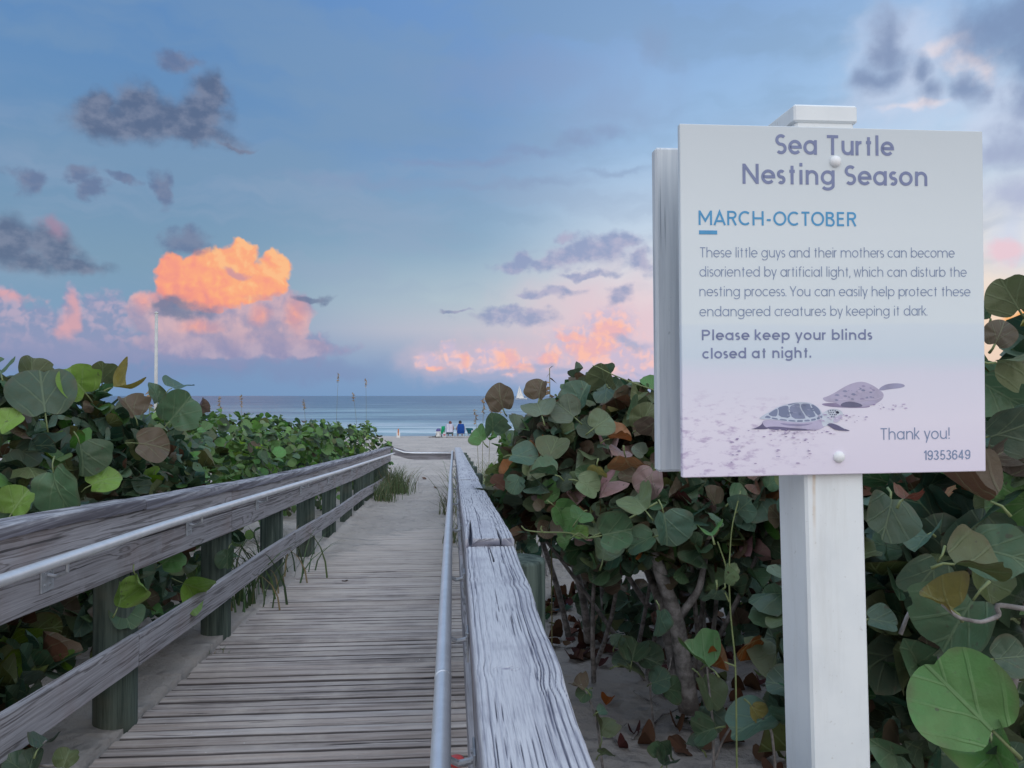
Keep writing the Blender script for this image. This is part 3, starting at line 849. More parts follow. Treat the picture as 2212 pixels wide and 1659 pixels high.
def round_post(parent, x, y, zt, r=0.098, seed=0):
    zb = float(ground_z(np.array(x), np.array(y))) - 0.35
    N = VNoise(500 + seed)
    n = 28; V = []; Fs = []
    lv = [(1.0, zb), (1.0, (zb + zt) / 2), (1.0, zt - 0.012), (0.95, zt - 0.002), (0.6, zt + 0.002), (0.2, zt - 0.001)]
    for (k, z) in lv:
        for i in range(n):
            a = 2 * math.pi * i / n
            rr = r * k * (1 + 0.03 * (N(i * 0.9, z * 0.8) - .5) + 0.02 * (N(i * 3.1, 0) - .5))
            V.append((x + rr * math.cos(a), y + rr * math.sin(a), z))
    for l in range(len(lv) - 1):
        for i in range(n):
            Fs.append((l * n + i, l * n + (i + 1) % n, (l + 1) * n + (i + 1) % n, (l + 1) * n + i))
    Fs.append(tuple((len(lv) - 1) * n + i for i in range(n)))
    return mesh('post', V, Fs, M_post, parent, True)


def pipe(parent, pts, r=0.021, joints=(), label=None):
    pts = np.array(pts, float)
    # smooth resample along Y
    t = np.concatenate([[0], np.cumsum(np.linalg.norm(np.diff(pts, axis=0), axis=1))])
    tt = np.linspace(0, t[-1], max(12, int(t[-1] / 0.15)))
    q = np.stack([np.interp(tt, t, pts[:, i]) for i in range(3)], 1)
    for _ in range(3):
        q[1:-1] = (q[:-2] + 2 * q[1:-1] + q[2:]) / 4
    b = MB().tube(q, r, 16)
    for jy in joints:
        i = int(np.argmin(abs(q[:, 1] - jy)))
        d = q[i + 1] - q[i]; d /= np.linalg.norm(d)
        b.tube([q[i] - d * 0.006, q[i], q[i] + d * 0.006], r + 0.0012, 16)
    o = b.build('handrail', M_pipe, parent, True)
    return o, q


def bracket(hr, q, y, xface, sgn):
    """plate screwed to the board (at xface) and an arm out to the pipe; sgn = side the pipe lies on"""
    i = int(np.argmin(abs(q[:, 1] - y))); p = q[i]
    a = MB()
    zc = p[2] - 0.060
    x0, x1 = sorted((xface + sgn * 0.0, xface + sgn * 0.006))
    a.box((x0, p[1] - 0.045, zc - 0.060), (x1, p[1] + 0.045, zc + 0.032), 0.002)
    for dy, dz in ((-0.022, -0.034), (0.018, -0.036), (0.018, 0.012), (-0.022, 0.012)):
        a.tube([(xface + sgn * 0.005, p[1] + dy, zc + dz), (xface + sgn * 0.010, p[1] + dy, zc + dz)], 0.006, 8)
    a.tube([(xface + sgn * 0.004, p[1], zc), ((xface + p[0]) / 2, p[1], zc - 0.006), (p[0], p[1], zc + 0.012), (p[0], p[1], p[2] - 0.017)], 0.008, 8)
    br = a.build('bracket', M_brk, hr)
    return br


# left railing --------------------------------------------------------
L = thing('railing', 'long weathered grey timber railing along the left edge of the boardwalk', 'railing', 'boardwalk railings', (-1.6, 9, float(base_z(9))))
LT = lerp_pts([(-2, -0.20), (0, -0.30), (2.87, -0.44), (3.96, -0.507), (5.16, -0.579), (5.71, -0.619), (7.81, -0.739), (10.8, -0.881), (14.6, -1.051), (18.6, -1.215)])
LB = lerp_pts([(-2, -0.50), (0, -0.615), (2.64, -0.755), (4.75, -0.88), (5.56, -0.929), (8.8, -1.10), (12.2, -1.29), (18.6, -1.56)])
LMid = lambda y: LT(y) - 0.038 - (LT(y) - 0.038 - LB(y)) * 0.5
XF = -1.48
Lw = L.matrix_world


def reparent(o, root):
    o.parent = root; o.matrix_parent_inverse = Matrix.Translation(-Vector(root.location))
    return o


def rp(o, root=None):
    return reparent(o, root)


capL = [(-1.0, 0.35), (0.355, 3.80), (3.806, 7.15), (7.156, 10.7), (10.706, 14.4), (14.406, 18.5)]
for i, (a, b) in enumerate(capL):
    off = [0.0, 0.006, 0.0, 0.004, 0.0, 0.003][i]
    o = cap_board(None, a, b, (lambda y, off=off: LT(y) + off), -1.60, -1.458, 20 + i, nx=48, dy=0.016, rough_end=0.02, mat=M_cap2, knots=[(0.4, a + (b - a) * 0.3, 0.02), (0.6, a + (b - a) * 0.75, 0.017)])
    rp(o, L)
for i, (a, b) in enumerate([(-1, 1.9), (1.905, 5.30), (5.308, 8.62), (8.628, 12.2), (12.21, 15.4), (15.41, 18.5)]):
    rp(board('upper_board', None, a, b, lambda y: LMid(y) + 0.002, lambda y: LT(y) - 0.040, XF - 0.038, XF, seed=i), L)
    rp(board('middle_board', None, a, b, LB, lambda y: LMid(y) - 0.002, XF - 0.038, XF + 0.001, seed=i + 9), L)
low_t = lambda y: -0.928 - 0.0495 * np.asarray(y) + 0.012 * np.sin(np.asarray(y) * 1.1)
low_b = lambda y: low_t(y) - 0.155
for i, (a, b) in enumerate([(-0.6, 3.78), (3.785, 7.4), (7.406, 11.0), (11.006, 14.6), (14.606, 17.4)]):
    rp(board('lower_board', None, a, b, low_b, low_t, XF - 0.038, XF, seed=i + 30), L)
for i, y in enumerate([0.8, 2.35, 3.86, 5.44, 7.05, 8.65, 10.25, 11.85, 13.45, 15.05, 16.65, 18.2]):
    rp(round_post(None, -1.620, y, float(LT(y)) - 0.05, 0.098 if i < 6 else 0.09, i), L)
hl = [at_x(u, v_, -1.405) for (u, v_) in [(0, 1255), (335, 1141), (446, 1106), (728, 1020), (853, 978.5)]]
hl = [hl[0] + (hl[0] - hl[1]) * 1.6] + hl
hrL, qL = pipe(None, hl, 0.0205, (4.6, 9.5)); rp(hrL, L)
for y in (1.4, 2.98, 4.42, 6.0, 7.6, 9.3, 11.4, 13.5, 15.8):
    br = bracket(None, qL, y, XF + 0.002, 1); reparent(br, hrL); br.matrix_parent_inverse = Matrix.Translation(-Vector(L.location)) if False else Matrix.Identity(4)

# right railing -------------------------------------------------------
Rr = thing('railing', 'close silvery timber railing with a broad cracked cap beside the sign', 'railing', 'boardwalk railings', (0.12, 9, float(base_z(9))))
RT = lerp_pts([(-1, -0.50), (0.3, -0.475), (0.93, -0.458), (2.24, -0.435), (3.0, -0.462), (5.4, -0.583), (10, -0.81), (18.6, -1.238)])
RTn = lerp_pts([(-1, -0.50), (0.3, -0.475), (0.93, -0.458), (2.30, -0.436)])
RTf = lerp_pts([(2.2, -0.412), (3.0, -0.455), (5.4, -0.583), (10, -0.81), (18.6, -1.238)])
SPL = {1: [(0.10, 0.16, 2.245, 2.75, 0.0045), (0.72, 0.70, 2.245, 2.50, 0.002)], 0: [(0.50, 0.47, 2.05, 2.24, 0.001)]}
segs = [(-0.8, 2.240, RTn, 1, [(0.36, 1.28, 0.013), (0.14, 1.87, 0.006), (0.5, 0.35, 0.02)]),
        (2.245, 3.80, RTf, 2, [(0.45, 3.35, 0.020)]), (3.805, 5.35, lambda y: RTf(y) - 0.004, 3, [(0.5, 4.5, 0.012)]), (5.356, 8.9, RTf, 4, [(0.6, 7.0, 0.014)]),
        (8.906, 13.4, lambda y: RTf(y) - 0.003, 5, []), (13.406, 18.45, RTf, 6, [])]
for i, (a, b, zf, sd_, kn) in enumerate(segs):
    near = i < 2
    w0 = 0.0
    o = cap_board(None, a, b, zf, 0.037 - w0, 0.179, sd_, th=0.040, knots=kn, splits=SPL.get(i, ()), nx=110 if i == 0 else (90 if i == 1 else 40), dy=0.004 if i == 0 else (0.006 if i == 1 else 0.02), rough_end=0.012)
    rp(o, Rr)
for i, (a, b) in enumerate([(-0.8, 1.6), (1.606, 4.9), (4.906, 8.5), (8.506, 12.2), (12.206, 15.6), (15.606, 18.4)]):
    rp(board('upper_board', None, a, b, lambda y: RT(y) - 0.040 - 0.15, lambda y: RT(y) - 0.062, 0.052, 0.090, seed=i + 50), Rr)
    rp(board('middle_board', None, a, b, lambda y: RT(y) - 0.040 - 0.315, lambda y: RT(y) - 0.040 - 0.156, 0.051, 0.090, seed=i + 60), Rr)
    rp(board('lower_board', None, a, b, lambda y: RT(y) - 0.77, lambda y: RT(y) - 0.62, 0.050, 0.088, seed=i + 70), Rr)
for i, y in enumerate([0.75, 2.74, 4.68, 6.62, 8.55, 10.5, 12.4, 14.4, 16.3, 18.2]):
    rp(round_post(None, 0.226, y, float(RT(y)) - 0.125, 0.102, 40 + i), Rr)
hr_pts = [(-0.026, 0.5, -0.785), (-0.026, 1.0, -0.77), (-0.025, 1.55, -0.75), (-0.026, 2.4, -0.715), (-0.024, 3.67, -0.692), (-0.022, 6, -0.80), (-0.03, 10, -1.01), (-0.022, 12.5, -1.09), (-0.02, 18.35, -1.318)]
hrR, qR = pipe(None, hr_pts, 0.0212, (1.97, 5.6)); rp(hrR, Rr)
for y in (0.9, 1.75, 2.45, 3.25, 4.6, 6.2, 8.0, 10.2, 12.6, 15.2):
    br = bracket(None, qR, y, 0.050, -1); br.parent = hrR

# end railing across the deck ----------------------------------------
X_ = thing('railing', 'low dark rail crossing the far end of the boardwalk before the beach', 'railing', 'boardwalk railings', (-0.6, 18.75, float(base_z(18.75))))
ct = lerp_pts([(-1.45, -1.222), (-1.05, -1.335), (-0.9, -1.348), (0.05, -1.352)])
b = MB()
xs_ = np.linspace(-1.45, 0.035, 26)
for (dy, t0, t1) in ((0.0, 0.0, 0.085), (0.0, 0.089, 0.185)):
    V = []; Fs = []
    for x in xs_:
        z = float(ct(x)) + 0.002 * math.sin(x * 23)
        V += [(x, 18.62 + dy, z - t1), (x, 18.62 + dy, z - t0), (x, 18.66 + dy, z - t0), (x, 18.66 + dy, z - t1)]
    for i in range(len(xs_) - 1):
        for k in range(4):
            a0 = i * 4 + k; a1 = i * 4 + (k + 1) % 4
            Fs.append((a0, a0 + 4, a1 + 4, a1))
    Fs.append((0, 1, 2, 3)); Fs.append(tuple((len(xs_) - 1) * 4 + k for k in (3, 2, 1, 0)))
    rp(mesh('cross_board', V, Fs, M_cross, None), X_)
rp(MB().tube([(-1.40, 18.45, -1.262), (-1.18, 18.56, -1.352), (-0.9, 18.57, -1.372), (-0.02, 18.57, -1.378)], 0.02, 12).build('handrail', M_pipe, None, True), X_)
# ------------------------------------------------------------------ sign
SG = dict(p=np.array([0.6095, 1.184, 0.1517]), yaw=0.0231, pitch=0.0133, roll=-0.0104, W=0.508, H=0.5546)


def rot3(yw, pt, rl):
    return np.array(Matrix.Rotation(yw, 3, 'Z') @ Matrix.Rotation(pt, 3, 'X') @ Matrix.Rotation(rl, 3, 'Y'))


SR = rot3(SG['yaw'], SG['pitch'], SG['roll'])
SW = Matrix.Translation(Vector(SG['p'])) @ Matrix(SR.tolist()).to_4x4()


def on_panel(u, v):
    """photo point -> (x, z) on the face of the panel"""
    d = ray(u, v); n = SR[:, 1]
    q = SR.T @ (d * ((SG['p'] @ n) / (d @ n)) - SG['p'])
    return q[0], q[2]


sign = link('information_sign', None)
zg = float(ground_z(np.array(0.62), np.array(1.25)))
sign.location = (0.62, 1.25, zg)
tag(sign, 'white square turtle nesting notice bolted to a tall white post', 'sign')
PINV = Matrix.Translation(-Vector(sign.location)) @ SW


def on_sign(o, parent=None):
    """object modelled in the panel's own frame"""
    if parent is None:
        o.parent = sign; o.matrix_parent_inverse = PINV
    else:
        o.parent = parent
    return o


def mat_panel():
    m, t = new_mat('printed_shaded_panel')
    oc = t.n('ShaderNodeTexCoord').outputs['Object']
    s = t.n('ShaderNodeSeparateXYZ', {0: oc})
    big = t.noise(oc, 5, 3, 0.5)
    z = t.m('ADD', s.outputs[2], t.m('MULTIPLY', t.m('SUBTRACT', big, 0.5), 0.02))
    col = t.ramp(t.mr(z, -0.28, 0.28, 0, 1, False), [(0.0, (0.74, 0.69, 0.80)), (0.16, (0.77, 0.735, 0.83)), (0.29, (0.71, 0.71, 0.81)), (0.345, (0.62, 0.71, 0.79)), (0.43, (0.66, 0.74, 0.80)), (0.44, (0.70, 0.77, 0.80)), (0.7, (0.68, 0.74, 0.765)), (1.0, (0.58, 0.635, 0.665))])  # lower tones are print; upper fade to grey is a lighting gradient painted in
    # printed beach: pale rose sand with scuffs, lower left
    sand = t.m('MULTIPLY', t.mr(s.outputs[2], -0.125, -0.2), t.mr(s.outputs[0], 0.04, -0.2))
    sp = t.noise(t.vm('MULTIPLY', oc, (1, 1, 2.6)), 38, 4, 0.65)
    col = t.mix(t.m('MULTIPLY', sand, t.mr(sp, 0.5, 0.68)), col, (0.50, 0.42, 0.58))
    finish(t, col, 0.38, 0.35, t.noise(oc, 60, 2, 0.5), 0.02, 0.002)
    return m


def mat_white():
    m, t = new_mat('white_vinyl')
    oc = t.n('ShaderNodeTexCoord').outputs['Object']
    s = t.n('ShaderNodeSeparateXYZ', {0: oc})
    n = t.noise(oc, 7, 4, 0.6)
    col = t.mix(t.mr(n, 0.35, 0.7), (0.76, 0.80, 0.81), (0.70, 0.745, 0.765))
    grime = t.noise(t.vm('MULTIPLY', oc, (1, 1, 0.12)), 30, 5, 0.65)
    col = t.mix(t.m('MULTIPLY', t.mr(grime, 0.5, 0.75), 0.22), col, (0.46, 0.46, 0.43))
    spl = t.mr(t.noise(oc, 120, 3, 0.6), 0.66, 0.74)
    col = t.mix(t.m('MULTIPLY', spl, 0.3), col, (0.35, 0.33, 0.29))
    # rust run below the panel
    wob = t.m('MULTIPLY', t.m('SUBTRACT', t.noise(oc, 18, 2, 0.5), 0.5), 0.006)
    dx = t.m('ABSOLUTE', t.m('SUBTRACT', t.m('ADD', s.outputs[0], wob), -0.0335))
    run = t.m('MULTIPLY', t.mr(dx, 0.0005, 0.0045, 1, 0), t.m('MULTIPLY', t.m('MULTIPLY', t.mr(s.outputs[2], -0.42, -0.29, 0, 1), t.mr(s.outputs[2], -0.27, -0.28, 0, 1)), t.mr(t.noise(oc, 40, 2, 0.5), 0.3, 0.6, 0.5, 1)))
    col = t.mix(t.m('MULTIPLY', run, 0.55), col, (0.50, 0.33, 0.16))
    finish(t, col, 0.4, 0.4, n, 0.03, 0.004)
    return m


def mat_painted_board():
    m, t = new_mat('white_painted_wood')
    oc = t.n('ShaderNodeTexCoord').outputs['Object']
    g = t.noise(t.vm('MULTIPLY', oc, (1, 1, 0.045)), 90, 4, 0.6)
    crack = t.mr(t.noise(t.vm('MULTIPLY', oc, (1, 1, 0.02)), 130, 2, 0.4), 0.34, 0.30)
    chip = t.mr(t.noise(oc, 90, 2, 0.6), 0.70, 0.76)
    col = t.mix(t.mr(g, 0.3, 0.7), (0.50, 0.545, 0.59), (0.63, 0.67, 0.70))
    col = t.mix(t.m('MULTIPLY', crack, 0.7), col, (0.16, 0.19, 0.24))
    col = t.mix(t.m('MULTIPLY', chip, 0.5), col, (0.3, 0.33, 0.36))
    finish(t, col, 0.6, 0.3, t.m('SUBTRACT', g, crack), 0.35, 0.003)
    return m


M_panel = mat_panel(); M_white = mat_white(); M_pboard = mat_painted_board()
M_bolt = plain('white_bolt_cap', (0.80, 0.82, 0.83), 0.3, 0.5, 0, 0.04, 20)
M_ink = plain('slate_ink', (0.20, 0.235, 0.385), 0.45, 0.3, 0, 0.06, 40)
M_ink2 = plain('pale_slate_ink', (0.22, 0.285, 0.43), 0.45, 0.3, 0, 0.06, 40)
M_blue = plain('blue_ink', (0.085, 0.315, 0.56), 0.45, 0.3, 0, 0.05, 40)
M_print = mat_tint('printed_picture', 0.45, 0.3)

hw, hh = SG['W'] / 2, SG['H'] / 2
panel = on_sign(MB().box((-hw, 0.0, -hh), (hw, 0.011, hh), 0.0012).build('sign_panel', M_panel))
# leaning square post in its own tilt
tilt = 0.018
PT = Matrix(((1, 0, -tilt, 0.0018 - 0.287 * tilt), (0, 1, 0, 0), (0, 0, 1, 0), (0, 0, 0, 1)))
on_sign(MB().box((-0.0495, 0.0125, zg - SG['p'][2] - 0.3), (0.0495, 0.1125, 0.300), 0.004, M=PT).build('post', M_white))
on_sign(MB().box((-0.0535, 0.0085, 0.288), (0.0535, 0.1165, 0.3165), 0.003, M=PT).build('post_cap', M_white))
bk = on_sign(MB().box((-0.2600, 0.1135, -0.281), (0.2365, 0.138, 0.2755), 0.004).build('back_board', M_pboard))


def dome(x, z, r, name='bolt'):
    b = MB()
    prof = [(r, 0), (r, r * .18), (r * .9, r * .42), (r * .62, r * .64), (r * .25, r * .74), (0.0001, r * .75)]
    n = 20
    V = [(x + rr * math.cos(2 * math.pi * k / n), -h, z + rr * math.sin(2 * math.pi * k / n)) for rr, h in prof for k in range(n)]
    Fs = [(i * n + k, (i + 1) * n + k, (i + 1) * n + (k + 1) % n, i * n + (k + 1) % n) for i in range(len(prof) - 1) for k in range(n)]
    Fs.append(tuple((len(prof) - 1) * n + k for k in range(n))[::-1])
    return on_sign(MB().add(np.array(V), [f[::-1] for f in Fs]).build(name, M_bolt, None, True))


dome(*on_panel(1804, 349), 0.0092)
dome(*on_panel(1812, 987), 0.0092)
# cap of the bolt that shows on the flank under the post top
cb = MB()
cb.tube([(-0.0600 - 0.004, 0.060, 0.2835), (-0.0600 - 0.010, 0.060, 0.2835)], [0.008, 0.006], 14)
on_sign(cb.build('bolt', M_bolt, None, True))


# --- lettering: a geometric hand built from strokes
def arc(cx, cy, rx, ry, a0, a1, n=None):
    n = n or max(5, int(abs(a1 - a0) / 12) + 2)
    return [(cx + rx * math.cos(math.radians(a)), cy + ry * math.sin(math.radians(a))) for a in np.linspace(a0, a1, n)]


def glyph(ch, w, xh):
    h = w / 2; r = (xh - w) / 2; c = xh / 2; D = 2 * r; an = r * 0.88
    C = 0.5; R = (1 - w) / 2
    Sx = 0.30
    def sshape(W_, H_):
        ry1 = (H_ - w) / 4; cx = W_ / 2 - h
        up = arc(cx, H_ - h - ry1, cx, ry1, 40, 270); lo = arc(cx, h + ry1, cx, ry1, 90, -140)
        return [up[:-1] + lo]
    G = {
        'a': ([arc(r, c, r, r, 0, 360, 30), [(D, 0), (D, xh)]], D), 'd': ([arc(r, c, r, r, 0, 360, 30), [(D, 0), (D, 1.03)]], D),
        'b': ([arc(r, c, r, r, 0, 360, 30), [(0, 0), (0, 1.03)]], D), 'p': ([arc(r, c, r, r, 0, 360, 30), [(0, -0.29), (0, xh)]], D),
        'g': ([arc(r, c, r, r, 0, 360, 30), [(D, xh), (D, -0.02)] + arc(r, -0.02, r, 0.27 - h, 0, -150)[1:]], D),
        'c': ([arc(r, c, r, r, 48, 312)], D * 0.86), 'o': ([arc(r, c, r, r, 0, 360, 30)], D),
        'e': ([[(0.02, c), (D, c)] + arc(r, c, r, r, 0, 318)[1:]], D),
        'f': ([[(0.13, 0)] + arc(0.13 + 0.17, 1.03 - h - 0.17, 0.17, 0.17, 180, 80), [(0, xh - h), (0.3, xh - h)]], 0.3),
        'h': ([[(0, 0), (0, 1.03)], arc(an, xh - h - an, an, an, 180, 0) + [(2 * an, 0)]], 2 * an),
        'n': ([[(0, 0), (0, xh)], arc(an, xh - h - an, an, an, 180, 0) + [(2 * an, 0)]], 2 * an),
        'm': ([[(0, 0), (0, xh)], arc(an, xh - h - an, an, an, 180, 0) + [(2 * an, 0)], arc(3 * an, xh - h - an, an, an, 180, 0) + [(4 * an, 0)]], 4 * an),
        'u': ([[(0, xh)] + arc(an, h + an, an, an, 180, 360), [(2 * an, 0), (2 * an, xh)]], 2 * an),
        'r': ([[(0, 0), (0, xh)], arc(0.22, xh - h - 0.22, 0.22, 0.22, 180, 82)], 0.24),
        'i': ([[(0, 0), (0, xh)], [(0, 0.90), (0, 0.90 + w * 1.15)]], 0.0), 'l': ([[(0, 0), (0, 1.03)]], 0.0),
        'k': ([[(0, 0), (0, 1.03)], [(0.42, xh), (0.03, xh * 0.43)], [(0.13, xh * 0.54), (0.45, 0)]], 0.45),
        's': (sshape(0.44, xh), 0.44 - w), 't': ([[(0.14, 0), (0.14, 0.93)], [(0, xh - h), (0.28, xh - h)]], 0.28),
        'w': ([[(0, xh), (0.2, h * .4), (0.4, xh), (0.6, h * .4), (0.8, xh)]], 0.8),
        'y': ([[(0, xh), (0.26, 0.02)], [(0.53, xh), (0.15, -0.29)]], 0.53),
        'S': (sshape(0.60, 1.0), 0.60 - w), 'T': ([[(0.31, 0), (0.31, 1 - w)], [(0, 1 - h), (0.62, 1 - h)]], 0.62),
        'N': ([[(0, 0), (0, 1)], [(0, 1 - h * .6), (0.68, h * .6)], [(0.68, 0), (0.68, 1)]], 0.68),
        'M': ([[(0, 0), (0, 1)], [(0, 1 - h * .6), (0.43, 0.3), (0.86, 1 - h * .6)], [(0.86, 0), (0.86, 1)]], 0.86),
        'A': ([[(0, 0), (0.40, 1 - 1.15 * h), (0.80, 0)], [(0.13, 0.28), (0.67, 0.28)]], 0.80),
        'R': ([[(0, 0), (0, 1)], [(0, 1 - h), (0.32, 1 - h)] + arc(0.32, 0.72 + h * .0, 0.24, 0.28 - h, 90, -90)[1:] + [(0, 0.44 + h)], [(0.30, 0.44 + h), (0.58, 0)]], 0.58),
        'C': ([arc(R, C, R, R, 48, 312)], R * 1.75), 'H': ([[(0, 0), (0, 1)], [(0.70, 0), (0.70, 1)], [(0, 0.5), (0.70, 0.5)]], 0.70),
        'O': ([arc(R, C, R, R, 0, 360, 36)], 2 * R), '-': ([[(0, 0.38), (0.30, 0.38)]], 0.30),
        'B': ([[(0, 0), (0, 1)], [(0, 1 - h), (0.28, 1 - h)] + arc(0.28, 0.75 , 0.2, 0.25 - h, 90, -90)[1:] + [(0, 0.5 + h)], [(0.26, 0.5 + h), (0.3, 0.5 + h)] + arc(0.31, 0.26, 0.24, 0.24 - h * .2 , 80, -90)[1:] + [(0, h)]], 0.55),
        'E': ([[(0, 0), (0, 1)], [(0, 1 - h), (0.48, 1 - h)], [(0, 0.52), (0.44, 0.52)], [(0, h), (0.48, h)]], 0.48),
        'P': ([[(0, 0), (0, 1)], [(0, 1 - h), (0.32, 1 - h)] + arc(0.32, 0.70, 0.25, 0.30 - h, 90, -90)[1:] + [(0, 0.40 + h)]], 0.57),
        'Y': ([[(0, 1), (0.33, 0.44), (0.66, 1)], [(0.33, 0.47), (0.33, 0)]], 0.66),
        '.': ([[(0, 0), (0, w * 1.2)]], 0.0), ',': ([[(0.03, w * 1.2), (-0.02, -0.14)]], 0.03), '!': ([[(0, 0), (0, w * 1.2)], [(0, 0.28), (0, 1)]], 0.0),
        '1': ([[(0.22, 0), (0.22, 1)], [(0.22, 0.97), (0.0, 0.74)]], 0.26), '4': ([[(0.40, 0), (0.40, 1)], [(0.42, 0.97), (0.0, 0.27)], [(0, 0.25), (0.54, 0.25)]], 0.54),
        '9': ([arc(0.25, 0.68, 0.25, 0.32 - h, 0, 360, 26), arc(0.24, 0.42, 0.26, 0.42 - h, 28, -150)], 0.50),
        '6': ([arc(0.25, 0.32, 0.25, 0.32 - h, 0, 360, 26), arc(0.26, 0.58, 0.26, 0.42 - h, 208, 30)], 0.50),
        '3': ([arc(0.22, 0.755, 0.21, 0.245 - h, 160, -90), arc(0.22, 0.27, 0.25, 0.27 - h, 90, -160)], 0.48),
        '5': ([[(0.45, 1 - h), (0.09, 1 - h), (0.04, 0.47)] + arc(0.23, 0.32, 0.26, 0.32 - h, 140, -150)], 0.50),
    }
    return G[ch]


ROUND_L = set('acdegoCOq9634s'); ROUND_R = set('bepoO9635sSc'); OPEN = set('TYyvwAk,.1r')


def ribbon(mb, pts, hw_, y):
    p = np.array(pts, float)
    closed = np.linalg.norm(p[0] - p[-1]) < 1e-6
    n = len(p)
    d = np.gradient(p, axis=0)
    seg = np.diff(p, axis=0); seg /= np.linalg.norm(seg, axis=1)[:, None] + 1e-12
    nor = np.zeros_like(p); sc = np.ones(n)
    for i in range(n):
        a = seg[i - 1] if i > 0 else (seg[-1] if closed else seg[0])
        b = seg[i] if i < n - 1 else (seg[0] if closed else seg[-1])
        t = a + b; t /= np.linalg.norm(t) + 1e-12
        nor[i] = (-t[1], t[0]); sc[i] = 1 / max(0.35, abs(t @ b))
    A = p + nor * hw_ * sc[:, None]; B = p - nor * hw_ * sc[:, None]
    V = [(q[0], y, q[1]) for q in A] + [(q[0], y, q[1]) for q in B]
    mb.add(np.array(V), [(i + 1, i, n + i, n + i + 1) for i in range(n - 1)])


def text_line(txt, u0, v0, u1, v1, cap_px, weight, xh=0.73, mat=None, name='lettering', track=0.0, skew=None):
    w_ = weight
    x = 0; items = []
    prev = None
    for ch in txt:
        if ch == ' ':
            x += 0.37 + track * 2; prev = ' '; continue
        st, adv = glyph(ch, w_, xh)
        lsb = (0.045 if ch in ROUND_L else 0.02 if ch in OPEN else 0.085) + w_ / 2
        rsb = (0.045 if ch in ROUND_R else 0.02 if ch in OPEN else 0.085) + w_ / 2
        x += lsb if prev is not None else 0
        items.append((x, st)); x += adv + rsb + track; prev = ch; last = rsb + track
    total = x - last
    p0 = np.array(on_panel(u0, v0)); p1 = np.array(on_panel(u1, v1))
    capz = on_panel((u0 + u1) / 2, (v0 + v1) / 2 - cap_px)[1] - on_panel((u0 + u1) / 2, (v0 + v1) / 2)[1]
    ex = (p1 - p0); L_ = np.linalg.norm(ex); ex /= L_
    sxx = (L_ - w_ * capz) / total
    mb = MB(); k = 0
    for gx, st in items:
        for s_ in st:
            pp = [(p0[0] + ex[0] * (w_ * capz / 2 + (gx + a) * sxx), p0[1] + ex[1] * ((gx + a) * sxx) + b * capz) for a, b in s_]
            ribbon(mb, pp, w_ * capz / 2, -0.0004 - 0.00003 * (k % 5)); k += 1
    return on_sign(mb.build(name, mat or M_ink), panel)


text_line('Sea Turtle', 1675, 333, 1931, 337, 43, 0.155)
text_line('Nesting Season', 1604, 397, 2003, 402, 43, 0.155)
text_line('MARCH-OCTOBER', 1509, 486, 1850, 489, 31, 0.145, mat=M_blue)
a0 = on_panel(1510, 506); a1 = on_panel(1549, 498)
on_sign(MB().box((a0[0], -0.0006, a0[1]), (a1[0], -0.0001, a1[1])).build('underline', M_blue), panel)
text_line('These little guys and their mothers can become', 1511, 556, 2062, 556.5, 21.5, 0.082, mat=M_ink2)
text_line('disoriented by artificial light, which can disturb the', 1511, 597.5, 2088, 598, 21.5, 0.082, mat=M_ink2)
text_line('nesting process. You can easily help protect these', 1511, 640, 2096, 640, 21.5, 0.082, mat=M_ink2)
text_line('endangered creatures by keeping it dark.', 1511, 683.5, 2003, 681.5, 21.5, 0.082, mat=M_ink2)
text_line('Please keep your blinds', 1516, 735, 1884, 734, 22.5, 0.165)
text_line('closed at night.', 1517, 775, 1752, 772.5, 22.5, 0.165)
text_line('Thank you!', 1901, 950, 2051, 948, 25, 0.095, mat=M_ink2)
text_line('19353649', 1995, 994, 2096, 992, 21, 0.125, mat=M_ink2)


# --- printed picture: two young turtles on the sand
def c7(x, y): return on_panel((2850 + x * 0.339) / 1.7925, (1400 + y * 0.339) / 1.7925)


pic = MB(); lay = [0.00015]


def smooth_poly(pts, it=2):
    p = np.array(pts, float)
    for _ in range(it):
        q = np.roll(p, -1, 0)
        p = np.stack([p * .75 + q * .25, p * .25 + q * .75], 1).reshape(-1, 2)
    return p


def ink(pts, col, it=2):
    P_ = [c7(*q) for q in smooth_poly(pts, it)]
    lay[0] += 0.00001
    V = np.array([(x, -lay[0], z) for x, z in P_])
    ar = sum(P_[i][0] * P_[(i + 1) % len(P_)][1] - P_[(i + 1) % len(P_)][0] * P_[i][1] for i in range(len(P_)))
    pic.add(V, [tuple(range(len(P_))) if ar > 0 else tuple(range(len(P_)))[::-1]], lin(*col))


def inkline(pts, wpx, col):
    mb = MB(); lay[0] += 0.00001
    ribbon(mb, [c7(*q) for q in pts], wpx * 0.339 / 1.7925 * 0.00072 / 2, -lay[0])
    pic.add(mb.v[0], mb.f, lin(*col))


r5 = np.random.default_rng(5)
# far turtle (softer)
ink([(960, 480), (1100, 470), (1300, 480), (1550, 505), (1500, 530), (1250, 530), (1020, 512)], (150, 140, 172))
ink([(1625, 312), (1700, 262), (1800, 246), (1900, 252), (1938, 280), (1880, 303), (1750, 316), (1650, 335)], (160, 160, 188))
ink([(980, 415), (1040, 400), (1120, 360), (1200, 310), (1290, 260), (1400, 228), (1480, 235), (1560, 270), (1620, 310), (1685, 360), (1685, 410), (1640, 460), (1540, 505), (1430, 520), (1200, 515), (1150, 470), (1020, 460)], (182, 176, 200))
for i in range(38):
    a, b = r5.uniform(1120, 1640), r5.uniform(260, 440)
    if b < 250 + abs(a - 1430) * 0.42: continue
    s_ = r5.uniform(10, 34)
    ink([(a - s_, b), (a, b - s_ * .55), (a + s_ * 1.1, b + 3), (a + 4, b + s_ * .5)], [(146, 148, 176), (190, 182, 204), (156, 150, 180), (136, 140, 168)][i % 4])
